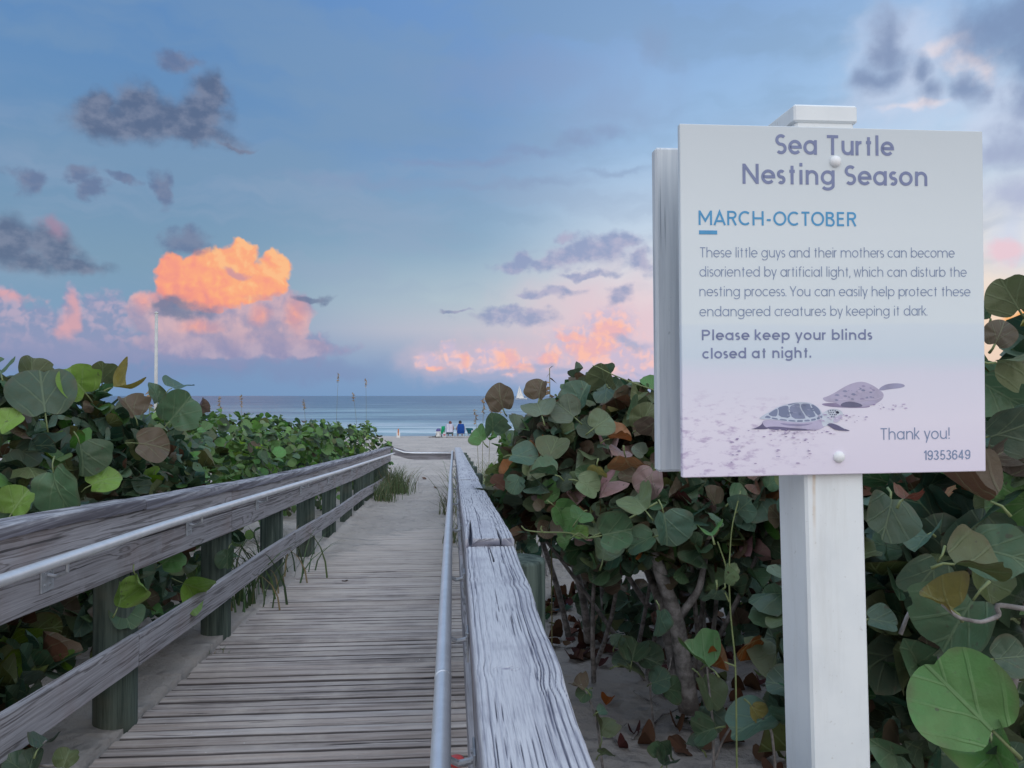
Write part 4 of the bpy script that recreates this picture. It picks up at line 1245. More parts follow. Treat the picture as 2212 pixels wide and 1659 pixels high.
ink([(1190, 480), (1290, 450), (1430, 480), (1450, 522), (1200, 522)], (108, 108, 134))
ink([(1440, 470), (1640, 435), (1600, 490), (1470, 505)], (178, 172, 198))
inkline([(1170, 432), (1300, 440), (1450, 440), (1600, 430), (1680, 400)], 9, (196, 190, 212))
# near turtle
ink([(305, 680), (292, 722), (215, 762), (150, 772), (330, 774), (375, 764), (400, 700)], (104, 100, 132))
ink([(295, 672), (400, 662), (600, 688), (800, 696), (980, 650), (1040, 690), (1010, 752), (900, 792), (760, 776), (620, 774), (480, 752), (370, 764), (310, 730)], (188, 182, 208))
ink([(330, 745), (480, 740), (640, 760), (760, 765), (900, 785), (700, 790), (400, 782)], (112, 108, 140))
ink([(480, 700), (640, 712), (800, 715), (900, 700), (760, 742), (560, 732)], (150, 146, 178))
ink([(985, 590), (1040, 552), (1100, 536), (1170, 545), (1216, 575), (1222, 612), (1200, 650), (1160, 702), (1100, 692), (1030, 740), (985, 740), (970, 660)], (206, 214, 226))
ink([(1120, 640), (1200, 600), (1218, 612), (1195, 655), (1150, 700), (1100, 690)], (196, 190, 214))
ink([(248, 655), (330, 600), (400, 565), (470, 520), (560, 490), (650, 470), (760, 460), (850, 472), (920, 508), (962, 550), (990, 600), (996, 640), (940, 664), (880, 682), (780, 696), (690, 694), (590, 686), (490, 670), (400, 660), (320, 662)], (196, 206, 222))
scut = [[(318, 640), (352, 612), (396, 632), (388, 652)], [(404, 655), (404, 636), (478, 650), (480, 665)], [(496, 668), (496, 652), (580, 662), (582, 680)], [(598, 682), (596, 664), (676, 670), (680, 688)], [(694, 690), (690, 670), (762, 668), (764, 688)], [(780, 686), (774, 668), (838, 660), (844, 682)], [(856, 680), (850, 658), (908, 646), (914, 668)], [(924, 664), (916, 642), (950, 630), (960, 652)], [(966, 648), (956, 626), (976, 612), (988, 636)],
        [(362, 600), (400, 572), (466, 534), (476, 560), (466, 628), (404, 626)], [(480, 628), (488, 560), (470, 528), (560, 500), (600, 512), (596, 560), (626, 648)], [(642, 652), (608, 560), (614, 506), (700, 474), (728, 486), (724, 530), (800, 646), (760, 656)], [(816, 644), (738, 526), (742, 478), (840, 480), (846, 512), (908, 616), (900, 630)], [(920, 612), (858, 508), (860, 482), (920, 516), (955, 556), (966, 590), (960, 606)], [(580, 492), (650, 474), (716, 468), (690, 474), (606, 502)]]
for i, s_ in enumerate(scut):
    ink(s_, [(128, 138, 166), (122, 132, 160), (134, 142, 170)][i % 3], 1)
for i in range(20):
    a, b = r5.uniform(420, 930), r5.uniform(500, 620)
    if b < 470 + abs(a - 720) * 0.35: continue
    ink([(a - 22, b), (a, b - 8), (a + 28, b + 6), (a + 2, b + 9)], [(150, 156, 182), (112, 122, 150)][i % 2])
for a, b in [(1050, 565), (1075, 558), (1102, 556), (1058, 585), (1082, 580), (1108, 580), (1072, 603), (1098, 605), (1122, 606), (1090, 628), (1115, 630), (1128, 562), (1140, 605)]:
    ink([(a - 10, b), (a, b - 9), (a + 11, b), (a, b + 9)], (92, 100, 130), 1)
ink([(1132, 572), (1155, 562), (1178, 580), (1165, 596), (1142, 592)], (40, 48, 76))
ink([(1028, 718), (1080, 700), (1150, 722), (1230, 765), (1312, 792), (1240, 792), (1130, 782), (1080, 748)], (106, 104, 136))
inkline([(1060, 698), (1100, 702), (1160, 722), (1240, 768)], 8, (214, 216, 230))
for i in range(150):
    a = r5.uniform(-60, 1500); b = 770 + abs(r5.normal(0, 1)) * 190 if a < 900 else r5.uniform(600, 690)
    if i < 22: a, b = r5.uniform(1560, 1940), r5.uniform(480, 548)
    elif i < 60: a, b = r5.uniform(380, 1120), r5.uniform(770, 830)
    if b > 1265 or (a > 900 and b > 900): continue
    s_ = r5.uniform(6, 26) * (1.0 if b < 850 else 1.25)
    ink([(a - s_, b), (a, b - s_ * .32), (a + s_, b + 2), (a, b + s_ * .3)], [(164, 148, 184), (186, 170, 202), (150, 136, 176), (222, 212, 230)][i % 4])
on_sign(pic.build('turtle_picture', M_print, None, False, True), panel)


# ------------------------------------------------------------------ foliage
def leaf_template(n, rings, cup, droop, wave, seed, notch=0.24, aspect=1.08):
    """round sea grape leaf: base at the origin, tip along +y, unit length"""
    rr = np.random.default_rng(seed)
    th = np.linspace(0, 2 * math.pi, n, endpoint=False)          # 0 = towards the base
    d0 = np.minimum(th, 2 * math.pi - th)
    R = 0.5 * (1 - notch * np.exp(-(d0 / 0.30) ** 2)) * (1 + 0.025 * np.sin(3 * th + seed) + 0.02 * np.sin(5 * th + 2 * seed))
    for _ in range(rr.integers(0, 3) if n > 12 else 0):      # bites and tears in the rim
        c0 = rr.uniform(0.9, 5.4); wd = rr.uniform(0.12, 0.3)
        R = R * (1 - rr.uniform(0.06, 0.24) * np.exp(-((th - c0) / wd) ** 2))
    V = [(0, 0.48, 0)]
    for k in range(1, rings + 1):
        f = (k / rings) ** 0.8
        for i in range(n):
            V.append((aspect * R[i] * f * math.sin(th[i]), 0.48 - R[i] * f * math.cos(th[i]), wave * f * f * math.sin(4 * th[i] + seed * 1.7) + 0.6 * wave * f * math.sin(7 * th[i] + seed)))
    V = np.array(V)
    V[:, 2] += cup * (np.abs(V[:, 0]) * 0.7 + (V[:, 0] ** 2) * 1.2) - droop * (V[:, 1] - 0.1) ** 2
    T = []
    for i in range(n):
        T.append((0, 1 + i, 1 + (i + 1) % n))
        for k in range(rings - 1):
            a = 1 + k * n + i; b = 1 + k * n + (i + 1) % n
            T += [(a, a + n, b + n), (a, b + n, b)]
    UV = np.stack([V[:, 0] / 0.54, V[:, 1]], 1)
    return V, np.array(T)[:, ::-1], UV


T_NEAR = [leaf_template(16, 2, c, d, wv, i) for i, (c, d, wv) in enumerate([(0.45, 0.15, 0.03), (0.2, 0.5, 0.04), (0.8, 0.1, 0.035), (-0.35, 0.35, 0.045), (0.3, -0.3, 0.03), (1.0, 0.5, 0.05), (1.7, 0.2, 0.05)])]
T_FAR = [leaf_template(9, 1, c, d, wv, i) for i, (c, d, wv) in enumerate([(0.2, 0.1, 0.0), (-0.1, 0.2, 0.0), (0.5, 0.1, 0.0)])]
T_MID = [leaf_template(11, 1, c, d, wv, i) for i, (c, d, wv) in enumerate([(0.2, 0.1, 0.0), (-0.1, 0.2, 0.0), (0.5, 0.1, 0.0)])]
T_HERO = [leaf_template(44, 6, c, d, wv, i + 20, 0.30) for i, (c, d, wv) in enumerate([(0.28, 0.18, 0.022), (0.15, 0.42, 0.035), (0.7, 0.25, 0.04), (1.5, 0.3, 0.06), (0.9, -0.35, 0.04)])]


def unit(a): return a / (np.linalg.norm(a, axis=-1, keepdims=True) + 1e-9)


def leaves_mesh(name, parent, base, axis, normal, size, tint, templ, mat, pick=None):
    n = len(base)
    a = unit(axis); nn = normal - (normal * a).sum(1, keepdims=True) * a; nn = unit(nn); s = np.cross(a, nn)
    pick = rng.integers(0, len(templ), n) if pick is None else np.asarray(pick)
    Vs, Fs, Us, Cs, off = [], [], [], [], 0
    for k, (TV, TF, TU) in enumerate(templ):
        idx = np.where(pick == k)[0]
        if not len(idx): continue
        V = base[idx][:, None, :] + size[idx][:, None, None] * (TV[None, :, 0:1] * s[idx][:, None, :] + TV[None, :, 1:2] * a[idx][:, None, :] + TV[None, :, 2:3] * nn[idx][:, None, :])
        Vs.append(V.reshape(-1, 3)); nv = len(TV)
        Fs.append((TF[None] + (off + np.arange(len(idx)) * nv)[:, None, None]).reshape(-1, 3)); off += nv * len(idx)
        Us.append(np.tile(TU, (len(idx), 1))); Cs.append(np.repeat(tint[idx], nv, 0))
    return mesh(name, np.concatenate(Vs), np.concatenate(Fs), mat, parent, True, {'tint': np.concatenate(Cs)}, np.concatenate(Us))


PAL = {
    'green': (0.045, 0.118, 0.050), 'deep': (0.022, 0.062, 0.034), 'blue': (0.042, 0.112, 0.075), 'olive': (0.095, 0.122, 0.036), 'lime': (0.165, 0.32, 0.022), 'fresh': (0.070, 0.215, 0.036),
    'brown': (0.100, 0.050, 0.030), 'red': (0.15, 0.030, 0.020), 'orange': (0.30, 0.095, 0.020), 'maroon': (0.075, 0.025, 0.024), 'yellow': (0.29, 0.24, 0.04), 'pink': (0.30, 0.17, 0.18), 'pale': (0.135, 0.195, 0.09), 'grey': (0.115, 0.155, 0.10), 'far': (0.115, 0.245, 0.048),
}


def tints(mix, n):
    names = list(mix); p = np.array([mix[k] for k in names], float); p /= p.sum()
    pick = rng.choice(len(names), n, p=p)
    c = np.array([PAL[k] for k in names])[pick]
    return np.clip(c * rng.uniform(0.72, 1.28, (n, 1)) * rng.uniform(0.9, 1.1, (n, 3)), 0.005, 0.9)


def shoots(blobs, n, up=0.5, tall=0.16, inner=0.3):
    """tips of leafy shoots spread over the shells of the blobs: position, growing direction, outward direction"""
    vol = np.array([b[3] * b[4] + b[4] * b[5] + b[3] * b[5] for b in blobs]); vol = vol / vol.sum()
    k = rng.choice(len(blobs), n, p=vol)
    B = np.array(blobs)[k]
    d = unit(rng.normal(0, 1, (n, 3))); d[:, 2] = np.where(d[:, 2] < -0.75, -d[:, 2], d[:, 2])
    r = np.where(rng.random(n) < inner, rng.uniform(0.35, 0.85, n), rng.uniform(0.86, 1.04, n))
    P_ = B[:, :3] + d * B[:, 3:6] * r[:, None]
    lump = VN.f(P_[:, 0] * 2.3 + P_[:, 1] * 1.1, P_[:, 1] * 2.1 + P_[:, 2] * 1.7 + 30, 3) - 0.5
    P_ = P_ + d * lump[:, None] * B[:, 3:6] * 0.5
    g = unit(d * 0.7 + np.array([0, 0, up]) + rng.normal(0, 0.25, (n, 3)))
    P_[:, 2] += np.where((d[:, 2] > 0.35) & (rng.random(n) < 0.3), rng.uniform(0, tall, n), 0)
    return P_, g, d


def shrub(label, root, blobs, n_shoot, size, mix, group, stems=(), per=6, templ=None, mat=None, inner=0.3, tall=0.16, up=0.5, extra=None, twig=True, face=0.9, keep=None, cat='shrub', name='sea_grape_shrub'):
    templ = templ or T_NEAR; mat = mat or M_leaf
    root = (root[0], root[1], float(ground_z(np.array(root[0]), np.array(root[1]))))
    sh = thing(name, label, cat, group, root)
    R0 = np.array(root)
    P_, g, d = shoots(blobs, n_shoot, up, tall, inner)
    m = n_shoot * per
    j = np.tile(np.arange(per), n_shoot)
    Pk = np.repeat(P_, per, 0); gk = np.repeat(g, per, 0); dk = np.repeat(d, per, 0)
    slen = size * 2.1
    base = Pk - gk * ((j / per) * slen)[:, None] + rng.normal(0, size * 0.1, (m, 3))
    rad_ = unit(np.cross(gk, unit(rng.normal(0, 1, (m, 3)))))
    ax = unit(rad_ * 0.9 + gk * 0.45 + np.array([0, 0, -0.05]))
    base = base + rad_ * size * 0.16
    nr = unit(dk * face + gk * 0.55 + rng.normal(0, 0.55, (m, 3)))
    sz = size * rng.uniform(0.62, 1.22, m) * np.where(j == 0, 0.75, 1.0)
    tn = tints(mix, m)
    ok = base[:, 2] > root[2] - 0.15
    if keep is not None: ok &= keep(base + ax * sz[:, None] * 0.6)
    base, ax, nr, sz, tn = base[ok], ax[ok], nr[ok], sz[ok], tn[ok]
    o = leaves_mesh('crown', sh, base - R0, ax, nr, sz, tn, templ, mat)
    if len(stems) or twig:
        b = MB()
        for st in stems:
            pts = np.array([s[:3] for s in st]) - R0; rs = [s[3] for s in st]
            t = np.linspace(0, 1, len(pts)); tt = np.linspace(0, 1, len(pts) * 4)
            q = np.stack([np.interp(tt, t, pts[:, i]) for i in range(3)], 1)
            q[1:-1] = (q[:-2] + q[1:-1] * 2 + q[2:]) / 4
            b.tube(q, np.interp(tt, t, rs), 8)
        # limbs from the root to the shoots
        order = rng.permutation(n_shoot)[: 5]
        for i in order:
            p1 = P_[i] - R0; st0 = np.array([rng.normal(0, 0.12), rng.normal(0, 0.12), -0.03])
            bl = np.array(blobs[int(np.argmin([np.linalg.norm(P_[i] - np.array(q[:3])) for q in blobs]))][:3]) - R0
            mid = bl * 0.75 + p1 * 0.25 + rng.normal(0, 0.1, 3) - np.array([0, 0, 0.2])
            tt = np.linspace(0, 1, 8)[:, None]
            q = (1 - tt) ** 2 * st0 + 2 * tt * (1 - tt) * mid + tt ** 2 * p1
            b.tube(q, np.linspace(0.020, 0.0045, 8) * (size / 0.14), 5, False)
        b.build('trunk', M_bark, sh, True)
    return sh


def hero(sh, lst, name='leaf', mat=None):
    """single leaves set one by one: (u, v of the leaf centre, distance Y, length px, turn of tip in degrees from up (clockwise in view), yaw, pitch of the face, tint, template)"""
    R0 = np.array(sh.location)
    for (u, v_, Y, px, tip, yw, pt, tint, k) in lst:
        c = at_y(u, v_, Y); size = px * Y / F
        big = px > 150; yw += 0 if big else rng.normal(0, 28); pt += 0 if big else rng.normal(0, 24); tip += rng.normal(0, 14); px *= rng.uniform(0.62, 0.88) if px < 150 else 1.0; tj = rng.uniform(0.7, 1.2)
        if k in (0, 1) and rng.random() < 0.3: k = 2
        tocam = unit(-c)
        nr = np.array(Matrix.Rotation(rad(yw), 3, 'Z') @ Vector(tocam)); 
        side = unit(np.cross(np.array([0, 0, 1.0]), nr)); upv = np.cross(nr, side)
        nr = unit(nr * math.cos(rad(pt)) + upv * math.sin(rad(pt))); upv = np.cross(nr, side)
        a = unit(upv * math.cos(rad(tip)) + side * math.sin(rad(tip)))
        base = c - a * size * 0.48
        t = np.array([PAL[tint] if isinstance(tint, str) else tint]) * (tj if px < 150 else 1.0)
        leaf = leaves_mesh(name, sh, (base - R0)[None], a[None], nr[None], np.array([size]), t, T_HERO, mat or M_leaf, [k])
        # petiole
        st = MB().tube([base - R0 + a * size * 0.12 - nr * 0.002, base - R0 - a * size * 0.06 - nr * 0.004, base - R0 - a * size * 0.22 - nr * 0.02], [0.0028, 0.003, 0.004], 6)
        o = st.build('stalk', M_stalk, leaf, True)


M_stalk = plain('green_stalk', (0.16, 0.20, 0.08), 0.5, 0.4, 0, 0.2, 20)


def px(u, v_, Y, r=0.02):
    p = at_y(u, v_, Y); return (p[0], p[1], p[2], r)


MIX_R = dict(green=4.0, deep=2.2, blue=2.2, olive=2.4, fresh=0.6, brown=2.0, red=0.12, orange=0.25, maroon=0.4, yellow=0.12, pink=0.35, pale=1.2, grey=1.0)
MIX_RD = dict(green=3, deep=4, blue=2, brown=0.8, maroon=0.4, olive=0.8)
MIX_L = dict(green=4.5, deep=3.2, blue=2.6, olive=1.4, fresh=0.8, brown=1.1, lime=0.35, maroon=0.3, yellow=0.1, pale=0.4)
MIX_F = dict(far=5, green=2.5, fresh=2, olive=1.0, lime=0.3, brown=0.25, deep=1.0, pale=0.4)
GR = 'sea grape shrubs right of the boardwalk'; GL = 'sea grape shrubs left of the boardwalk'

# right of the boardwalk
r1 = shrub('sea grape shrub with brown and green leaves leaning over the near right rail', (1.04, 4.9),
           [(0.92, 4.35, -0.40, 0.52, 0.62, 0.46), (0.60, 4.5, -0.50, 0.40, 0.6, 0.38), (1.05, 4.0, -0.66, 0.45, 0.4, 0.3)], 265, 0.118, {**MIX_R, 'brown': 4.0, 'orange': 0.5, 'olive': 3.0}, GR,
           stems=[[px(1271, 1385, 5.3, 0.030), px(1262, 1300, 5.2, 0.026), px(1232, 1190, 4.9, 0.022), px(1210, 1120, 4.7, 0.016)],
                  [px(1228, 1372, 5.5, 0.024), px(1205, 1270, 5.3, 0.02), px(1172, 1170, 5.0, 0.016)], [px(1308, 1368, 5.6, 0.022), px(1300, 1250, 5.5, 0.02), px(1305, 1130, 5.2, 0.016)]], tall=0.12)
r2 = shrub('sea grape shrub with reddish leaves and a forked grey trunk left of the sign post', (1.33, 4.3),
           [(1.55, 4.3, -0.36, 0.62, 0.66, 0.48), (1.25, 3.95, -0.62, 0.45, 0.4, 0.28), (1.75, 3.8, -0.5, 0.5, 0.5, 0.4)], 270, 0.122, {**MIX_R, 'orange': 0.5, 'pink': 0.6, 'brown': 1.7}, GR,
           stems=[[px(1492, 1535, 3.95, 0.048), px(1478, 1440, 3.9, 0.045), px(1462, 1340, 3.85, 0.040), px(1425, 1230, 3.8, 0.034), px(1395, 1150, 3.8, 0.022)],
                  [px(1480, 1535, 4.0, 0.034), px(1448, 1400, 4.0, 0.032), px(1424, 1290, 4.0, 0.028), px(1385, 1200, 4.4, 0.02)],
                  [px(1470, 1330, 3.85, 0.022), px(1510, 1275, 3.8, 0.018), px(1525, 1200, 3.8, 0.014), px(1532, 1120, 3.8, 0.01)],
                  [px(1400, 1310, 4.6, 0.02), px(1360, 1250, 4.6, 0.016), px(1325, 1190, 4.5, 0.012)]], tall=0.16)
r3 = shrub('tall sea grape shrub behind the notice board with leaves showing past its right edge', (2.55, 3.9),
           [(2.5, 4.0, -0.35, 0.75, 0.7, 0.60), (2.2, 3.7, -0.8, 0.5, 0.5, 0.5), (3.0, 3.6, -0.5, 0.6, 0.6, 0.7), (2.2, 3.3, -1.2, 0.6, 0.5, 0.45)], 170, 0.14, MIX_R, GR)
r4 = shrub('big leaved sea grape shrub at the right edge close beside the post', (1.75, 2.35),
           [(1.72, 2.35, -0.45, 0.42, 0.42, 0.62), (1.45, 2.5, -0.85, 0.35, 0.4, 0.40), (1.95, 2.2, -0.1, 0.35, 0.4, 0.40), (1.6, 2.6, -1.25, 0.5, 0.4, 0.4)], 100, 0.150, {**MIX_R, 'deep': 5, 'blue': 4, 'fresh': 0.8}, GR, tall=0.1)
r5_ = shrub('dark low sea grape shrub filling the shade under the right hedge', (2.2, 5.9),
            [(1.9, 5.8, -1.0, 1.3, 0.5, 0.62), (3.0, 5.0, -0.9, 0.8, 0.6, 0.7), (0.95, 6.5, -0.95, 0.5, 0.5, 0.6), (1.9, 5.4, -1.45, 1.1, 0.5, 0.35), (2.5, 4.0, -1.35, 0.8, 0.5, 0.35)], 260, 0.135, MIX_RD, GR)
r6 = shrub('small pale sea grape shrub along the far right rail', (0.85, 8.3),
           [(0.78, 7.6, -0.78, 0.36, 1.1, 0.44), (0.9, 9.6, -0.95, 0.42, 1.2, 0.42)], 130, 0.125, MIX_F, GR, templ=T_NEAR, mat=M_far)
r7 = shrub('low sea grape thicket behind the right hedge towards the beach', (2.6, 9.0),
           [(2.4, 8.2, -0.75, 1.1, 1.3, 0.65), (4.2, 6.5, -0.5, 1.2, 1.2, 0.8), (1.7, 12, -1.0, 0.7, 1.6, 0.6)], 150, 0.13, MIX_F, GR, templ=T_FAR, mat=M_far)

# left of the boardwalk
KL = lambda p: (p[:, 0] < -1.74) | (p[:, 2] < LB(p[:, 1]) - 0.02) & (p[:, 0] < -1.55)
l1 = shrub('nearest left sea grape shrub with large dark leaves rising above the rail', (-2.5, 3.6),
           [(-2.35, 3.75, -0.62, 0.52, 0.6, 0.72), (-2.10, 3.2, -1.10, 0.4, 0.7, 0.45), (-2.75, 3.1, -0.5, 0.5, 0.6, 0.6), (-1.98, 3.0, -1.35, 0.3, 0.8, 0.25)], 250, 0.126, MIX_L, GL, keep=KL, tall=0.2)
l2 = shrub('left sea grape shrub with dark rounded leaves in front of the white pole', (-2.6, 5.1),
           [(-2.55, 5.1, -0.68, 0.62, 0.66, 0.68), (-2.25, 5.6, -0.85, 0.45, 0.6, 0.55), (-2.1, 4.9, -1.2, 0.4, 0.8, 0.4)], 250, 0.126, MIX_L, GL, keep=KL, tall=0.12)
l3 = shrub('bushy green sea grape shrub where the left hedge drops lower', (-2.7, 7.3),
           [(-2.75, 7.3, -1.0, 0.8, 1.0, 0.72), (-2.3, 6.9, -1.3, 0.45, 0.9, 0.45)], 150, 0.135, {**MIX_L, 'far': 4}, GL, keep=KL, tall=0.1)
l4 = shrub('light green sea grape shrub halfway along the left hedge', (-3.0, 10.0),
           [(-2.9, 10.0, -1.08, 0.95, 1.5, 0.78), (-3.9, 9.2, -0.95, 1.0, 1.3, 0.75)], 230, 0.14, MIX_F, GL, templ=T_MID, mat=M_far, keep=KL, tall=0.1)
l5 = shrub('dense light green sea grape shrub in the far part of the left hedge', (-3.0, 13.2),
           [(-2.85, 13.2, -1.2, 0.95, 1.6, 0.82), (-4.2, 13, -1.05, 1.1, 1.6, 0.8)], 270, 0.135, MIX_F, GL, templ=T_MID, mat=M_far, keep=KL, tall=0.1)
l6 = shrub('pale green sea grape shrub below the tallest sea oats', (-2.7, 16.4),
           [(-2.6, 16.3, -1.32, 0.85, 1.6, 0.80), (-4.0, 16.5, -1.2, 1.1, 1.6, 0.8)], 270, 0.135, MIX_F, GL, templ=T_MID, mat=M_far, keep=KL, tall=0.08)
l7 = shrub('last sea grape shrub of the left hedge beside the sandy beach', (-2.4, 19.4),
           [(-2.30, 18.9, -1.50, 0.78, 1.5, 0.78), (-3.6, 19.8, -1.45, 1.0, 1.5, 0.8)], 240, 0.13, MIX_F, GL, templ=T_MID, mat=M_far, tall=0.06)

# single leaves set where the photograph shows them
hero(r4, [(2077, 1512, 1.22, 212, -40, 0, 0, 'fresh', 0), (2160, 1650, 1.235, 130, 150, 10, 20, 'fresh', 3), (2068, 1345, 1.62, 170, 205, -14, 10, 'green', 0), (2030, 1298, 1.50, 84, -70, 30, 50, 'yellow', 3),
          (2183, 640, 1.95, 98, -8, 10, 8, 'olive', 0), (2160, 722, 1.85, 66, 20, -20, -10, 'brown', 1), (2188, 778, 1.60, 100, 60, 20, 10, 'olive', 1), (2140, 672, 2.1, 50, 30, 0, 0, 'green', 0),
          (2160, 850, 1.9, 110, 120, -20, 10, 'green', 1), (2185, 930, 1.8, 120, 70, 10, 15, 'deep', 0), (2090, 1065, 1.55, 130, -75, 10, 62, 'brown', 4), (1962, 1075, 1.75, 60, 80, 10, 70, 'red', 2),
          (1920, 1115, 1.8, 120, 215, 10, 0, 'deep', 0), (2110, 1225, 1.5, 135, 110, 15, 55, 'olive', 2), (2150, 1190, 1.7, 130, 90, -20, 35, 'green', 1), (1905, 1340, 1.7, 70, 75, 20, 45, 'blue', 0),
          (1990, 1165, 1.9, 90, 160, -10, 20, 'blue', 1), (2000, 1250, 2.0, 120, 190, 15, 0, 'deep', 0), (2180, 1420, 1.6, 90, 100, 0, 20, 'deep', 0), (2150, 985, 1.75, 60, 80, 10, 20, 'maroon', 3), (2190, 1655, 1.25, 110, 60, 10, 30, 'deep', 1)])
hero(r1, [(1232, 1128, 3.3, 62, 200, 0, 15, 'fresh', 0), (1248, 1150, 3.3, 46, 160, 10, 20, 'lime', 0), (1215, 1105, 3.35, 58, 120, 20, 10, 'fresh', 1), (1165, 882, 3.4, 72, -30, 6, 12, 'grey', 0),
          (1065, 915, 3.6, 56, -20, 0, 10, 'green', 0), (1080, 862, 3.7, 62, 10, 10, 20, 'brown', 1), (1166, 842, 3.5, 52, 20, 0, 5, 'brown', 1), (1222, 885, 3.4, 66, -40, 10, 8, 'grey', 0), (1255, 855, 3.5, 70, 20, -20, 0, 'blue', 0),
          (1303, 812, 3.6, 66, 0, 0, 0, 'olive', 1), (1035, 940, 3.8, 48, -40, 0, 10, 'fresh', 0), (1195, 965, 3.3, 70, 20, -14, 20, 'olive', 0), (1130, 985, 3.3, 66, 100, 20, 10, 'blue', 0), (1175, 1020, 3.2, 66, -60, 0, 35, 'green', 2)])
hero(r2, [(1358, 1008, 3.1, 88, 170, 10, 0, 'orange', 1), (1300, 912, 3.2, 62, 60, 0, 20, 'pale', 1), (1338, 945, 3.2, 60, 80, 0, 60, 'orange', 2), (1392, 905, 3.2, 66, 40, 20, 10, 'olive', 1), (1380, 1085, 3.0, 80, -60, 10, 40, 'pale', 2),
          (1270, 1048, 3.1, 60, 110, 0, 30, 'pale', 0), (1290, 1020, 3.1, 44, 180, -20, 0, 'yellow', 1), (1330, 1150, 3.0, 84, 70, 20, 15, 'green', 1), (1385, 1170, 3.0, 72, 200, 0, 10, 'green', 0), (1440, 1140, 2.9, 90, 200, 10, 0, 'blue', 0),
          (1400, 1040, 3.0, 74, 200, -20, 5, 'pink', 1), (1340, 975, 3.2, 50, 40, 20, 30, 'pink', 1), (1410, 925, 3.1, 60, 190, 0, 30, 'maroon', 1), (1425, 1345, 3.2, 66, 190, 10, 0, 'blue', 0), (1305, 1190, 3.1, 64, 30, 20, 20, 'pale', 2)])
hero(l1, [(302, 1262, 3.62, 60, 160, -6, 0, 'lime', 1), (262, 1290, 3.6, 60, 20, 30, 20, 'lime', 3), (272, 1330, 3.8, 66, 150, 10, 10, 'green', 0), (222, 1035, 3.75, 66, 60, 0, 10, 'lime', 1), (180, 990, 3.7, 84, 200, 0, 5, 'green', 0),
          (70, 800, 3.7, 66, 0, 10, 10, 'olive', 0), (165, 825, 3.7, 78, -20, 10, 15, 'lime', 1), (222, 808, 3.8, 62, -20, 0, 0, 'olive', 0), (258, 835, 3.8, 54, 90, 10, 20, 'yellow', 3), (0, 800, 3.6, 54, 0, 0, 0, 'green', 0), (20, 910, 3.5, 60, 60, 0, 10, 'lime', 0),
          (92, 848, 3.6, 120, -10, 0, 10, 'deep', 0), (40, 1085, 3.3, 70, 40, 20, 20, 'lime', 2), (120, 1060, 3.4, 110, 150, 0, 0, 'green', 1)])
hero(l2, [(418, 1268, 4.7, 70, 100, 0, 5, 'lime', 3), (384, 832, 4.9, 60, 60, -20, 50, 'blue', 0), (388, 885, 4.8, 84, 40, 0, 5, 'green', 0), (432, 874, 4.9, 36, 10, 0, 0, 'maroon', 1), (280, 878, 4.7, 60, -20, 10, 10, 'brown', 1),
          (340, 850, 4.8, 50, 0, 20, 10, 'green', 1), (490, 1205, 5.3, 50, 160, 10, 10, 'green', 0), (370, 1205, 4.6, 60, 60, 0, 30, 'fresh', 1), (330, 960, 4.4, 74, 80, 0, 30, 'brown', 1)])


# saplings and creepers in the sand on the right
def sapling(label, root_px, Y, stems, leafs, name='sapling', cat='sapling', r=0.006, group=None):
    p0 = at_y(*root_px, Y); z = float(ground_z(np.array(p0[0]), np.array(p0[1])))
    free = cat in ('twig', 'branch')
    if free: z = p0[2]
    t = thing(name, label, cat, group, (p0[0], p0[1], z))
    b = MB()
    for st in stems:
        q = [at_y(u, v_, Y) - np.array(t.location) for u, v_ in st]
        if st is stems[0] and not free: q[0] = np.array([0, 0, -0.03])
        q = np.array(q); tt = np.linspace(0, 1, len(q)); t2 = np.linspace(0, 1, len(q) * 4)
        q2 = np.stack([np.interp(t2, tt, q[:, i]) for i in range(3)], 1)
        q2[1:-1] = (q2[:-2] + 2 * q2[1:-1] + q2[2:]) / 4
        b.tube(q2, np.linspace(r, r * 0.6, len(q2)), 7)
    b.build('stem', M_stalk if r < 0.005 else M_bark, t, True)
    hero(t, leafs)
    return t


sapling('small sapling with one brown and one round olive leaf beside the near cap board', (1310, 1640), 3.35, [[(1310, 1640), (1290, 1560), (1270, 1500), (1255, 1478)]],
        [(1250, 1480, 3.35, 44, -60, 10, 30, 'brown', 2), (1262, 1500, 3.35, 36, 200, 0, 20, 'green', 0), (1297, 1568, 3.33, 62, 30, 10, 20, 'olive', 0), (1300, 1535, 3.3, 26, 60, 0, 60, 'blue', 0), (1310, 1625, 3.3, 38, 30, 0, 30, 'olive', 1)])
sapling('young sea grape sapling with a curled rusty tipped leaf just left of the sign post', (1545, 1640), 2.75, [[(1545, 1640), (1540, 1560), (1533, 1500), (1527, 1440)], [(1545, 1640), (1560, 1600), (1585, 1560)]],
        [(1510, 1428, 2.75, 88, -80, 20, 68, 'fresh', 4), (1548, 1440, 2.77, 50, 80, 10, 60, 'orange', 3), (1532, 1495, 2.75, 84, 170, 0, 5, 'pale', 0), (1540, 1545, 2.76, 60, 170, 30, 10, 'deep', 1), (1522, 1580, 2.7, 64, 200, 20, 40, 'green', 0), (1500, 1610, 2.72, 44, -40, 0, 30, 'deep', 1)])
sapling('low sapling whose largest dark leaf spreads against the foot of the sign post', (1690, 1610), 2.5, [[(1690, 1610), (1670, 1580), (1645, 1548)]],
        [(1628, 1560, 2.5, 124, 215, -10, 10, 'blue', 0), (1632, 1538, 2.45, 44, 150, 10, 20, 'yellow', 2)])
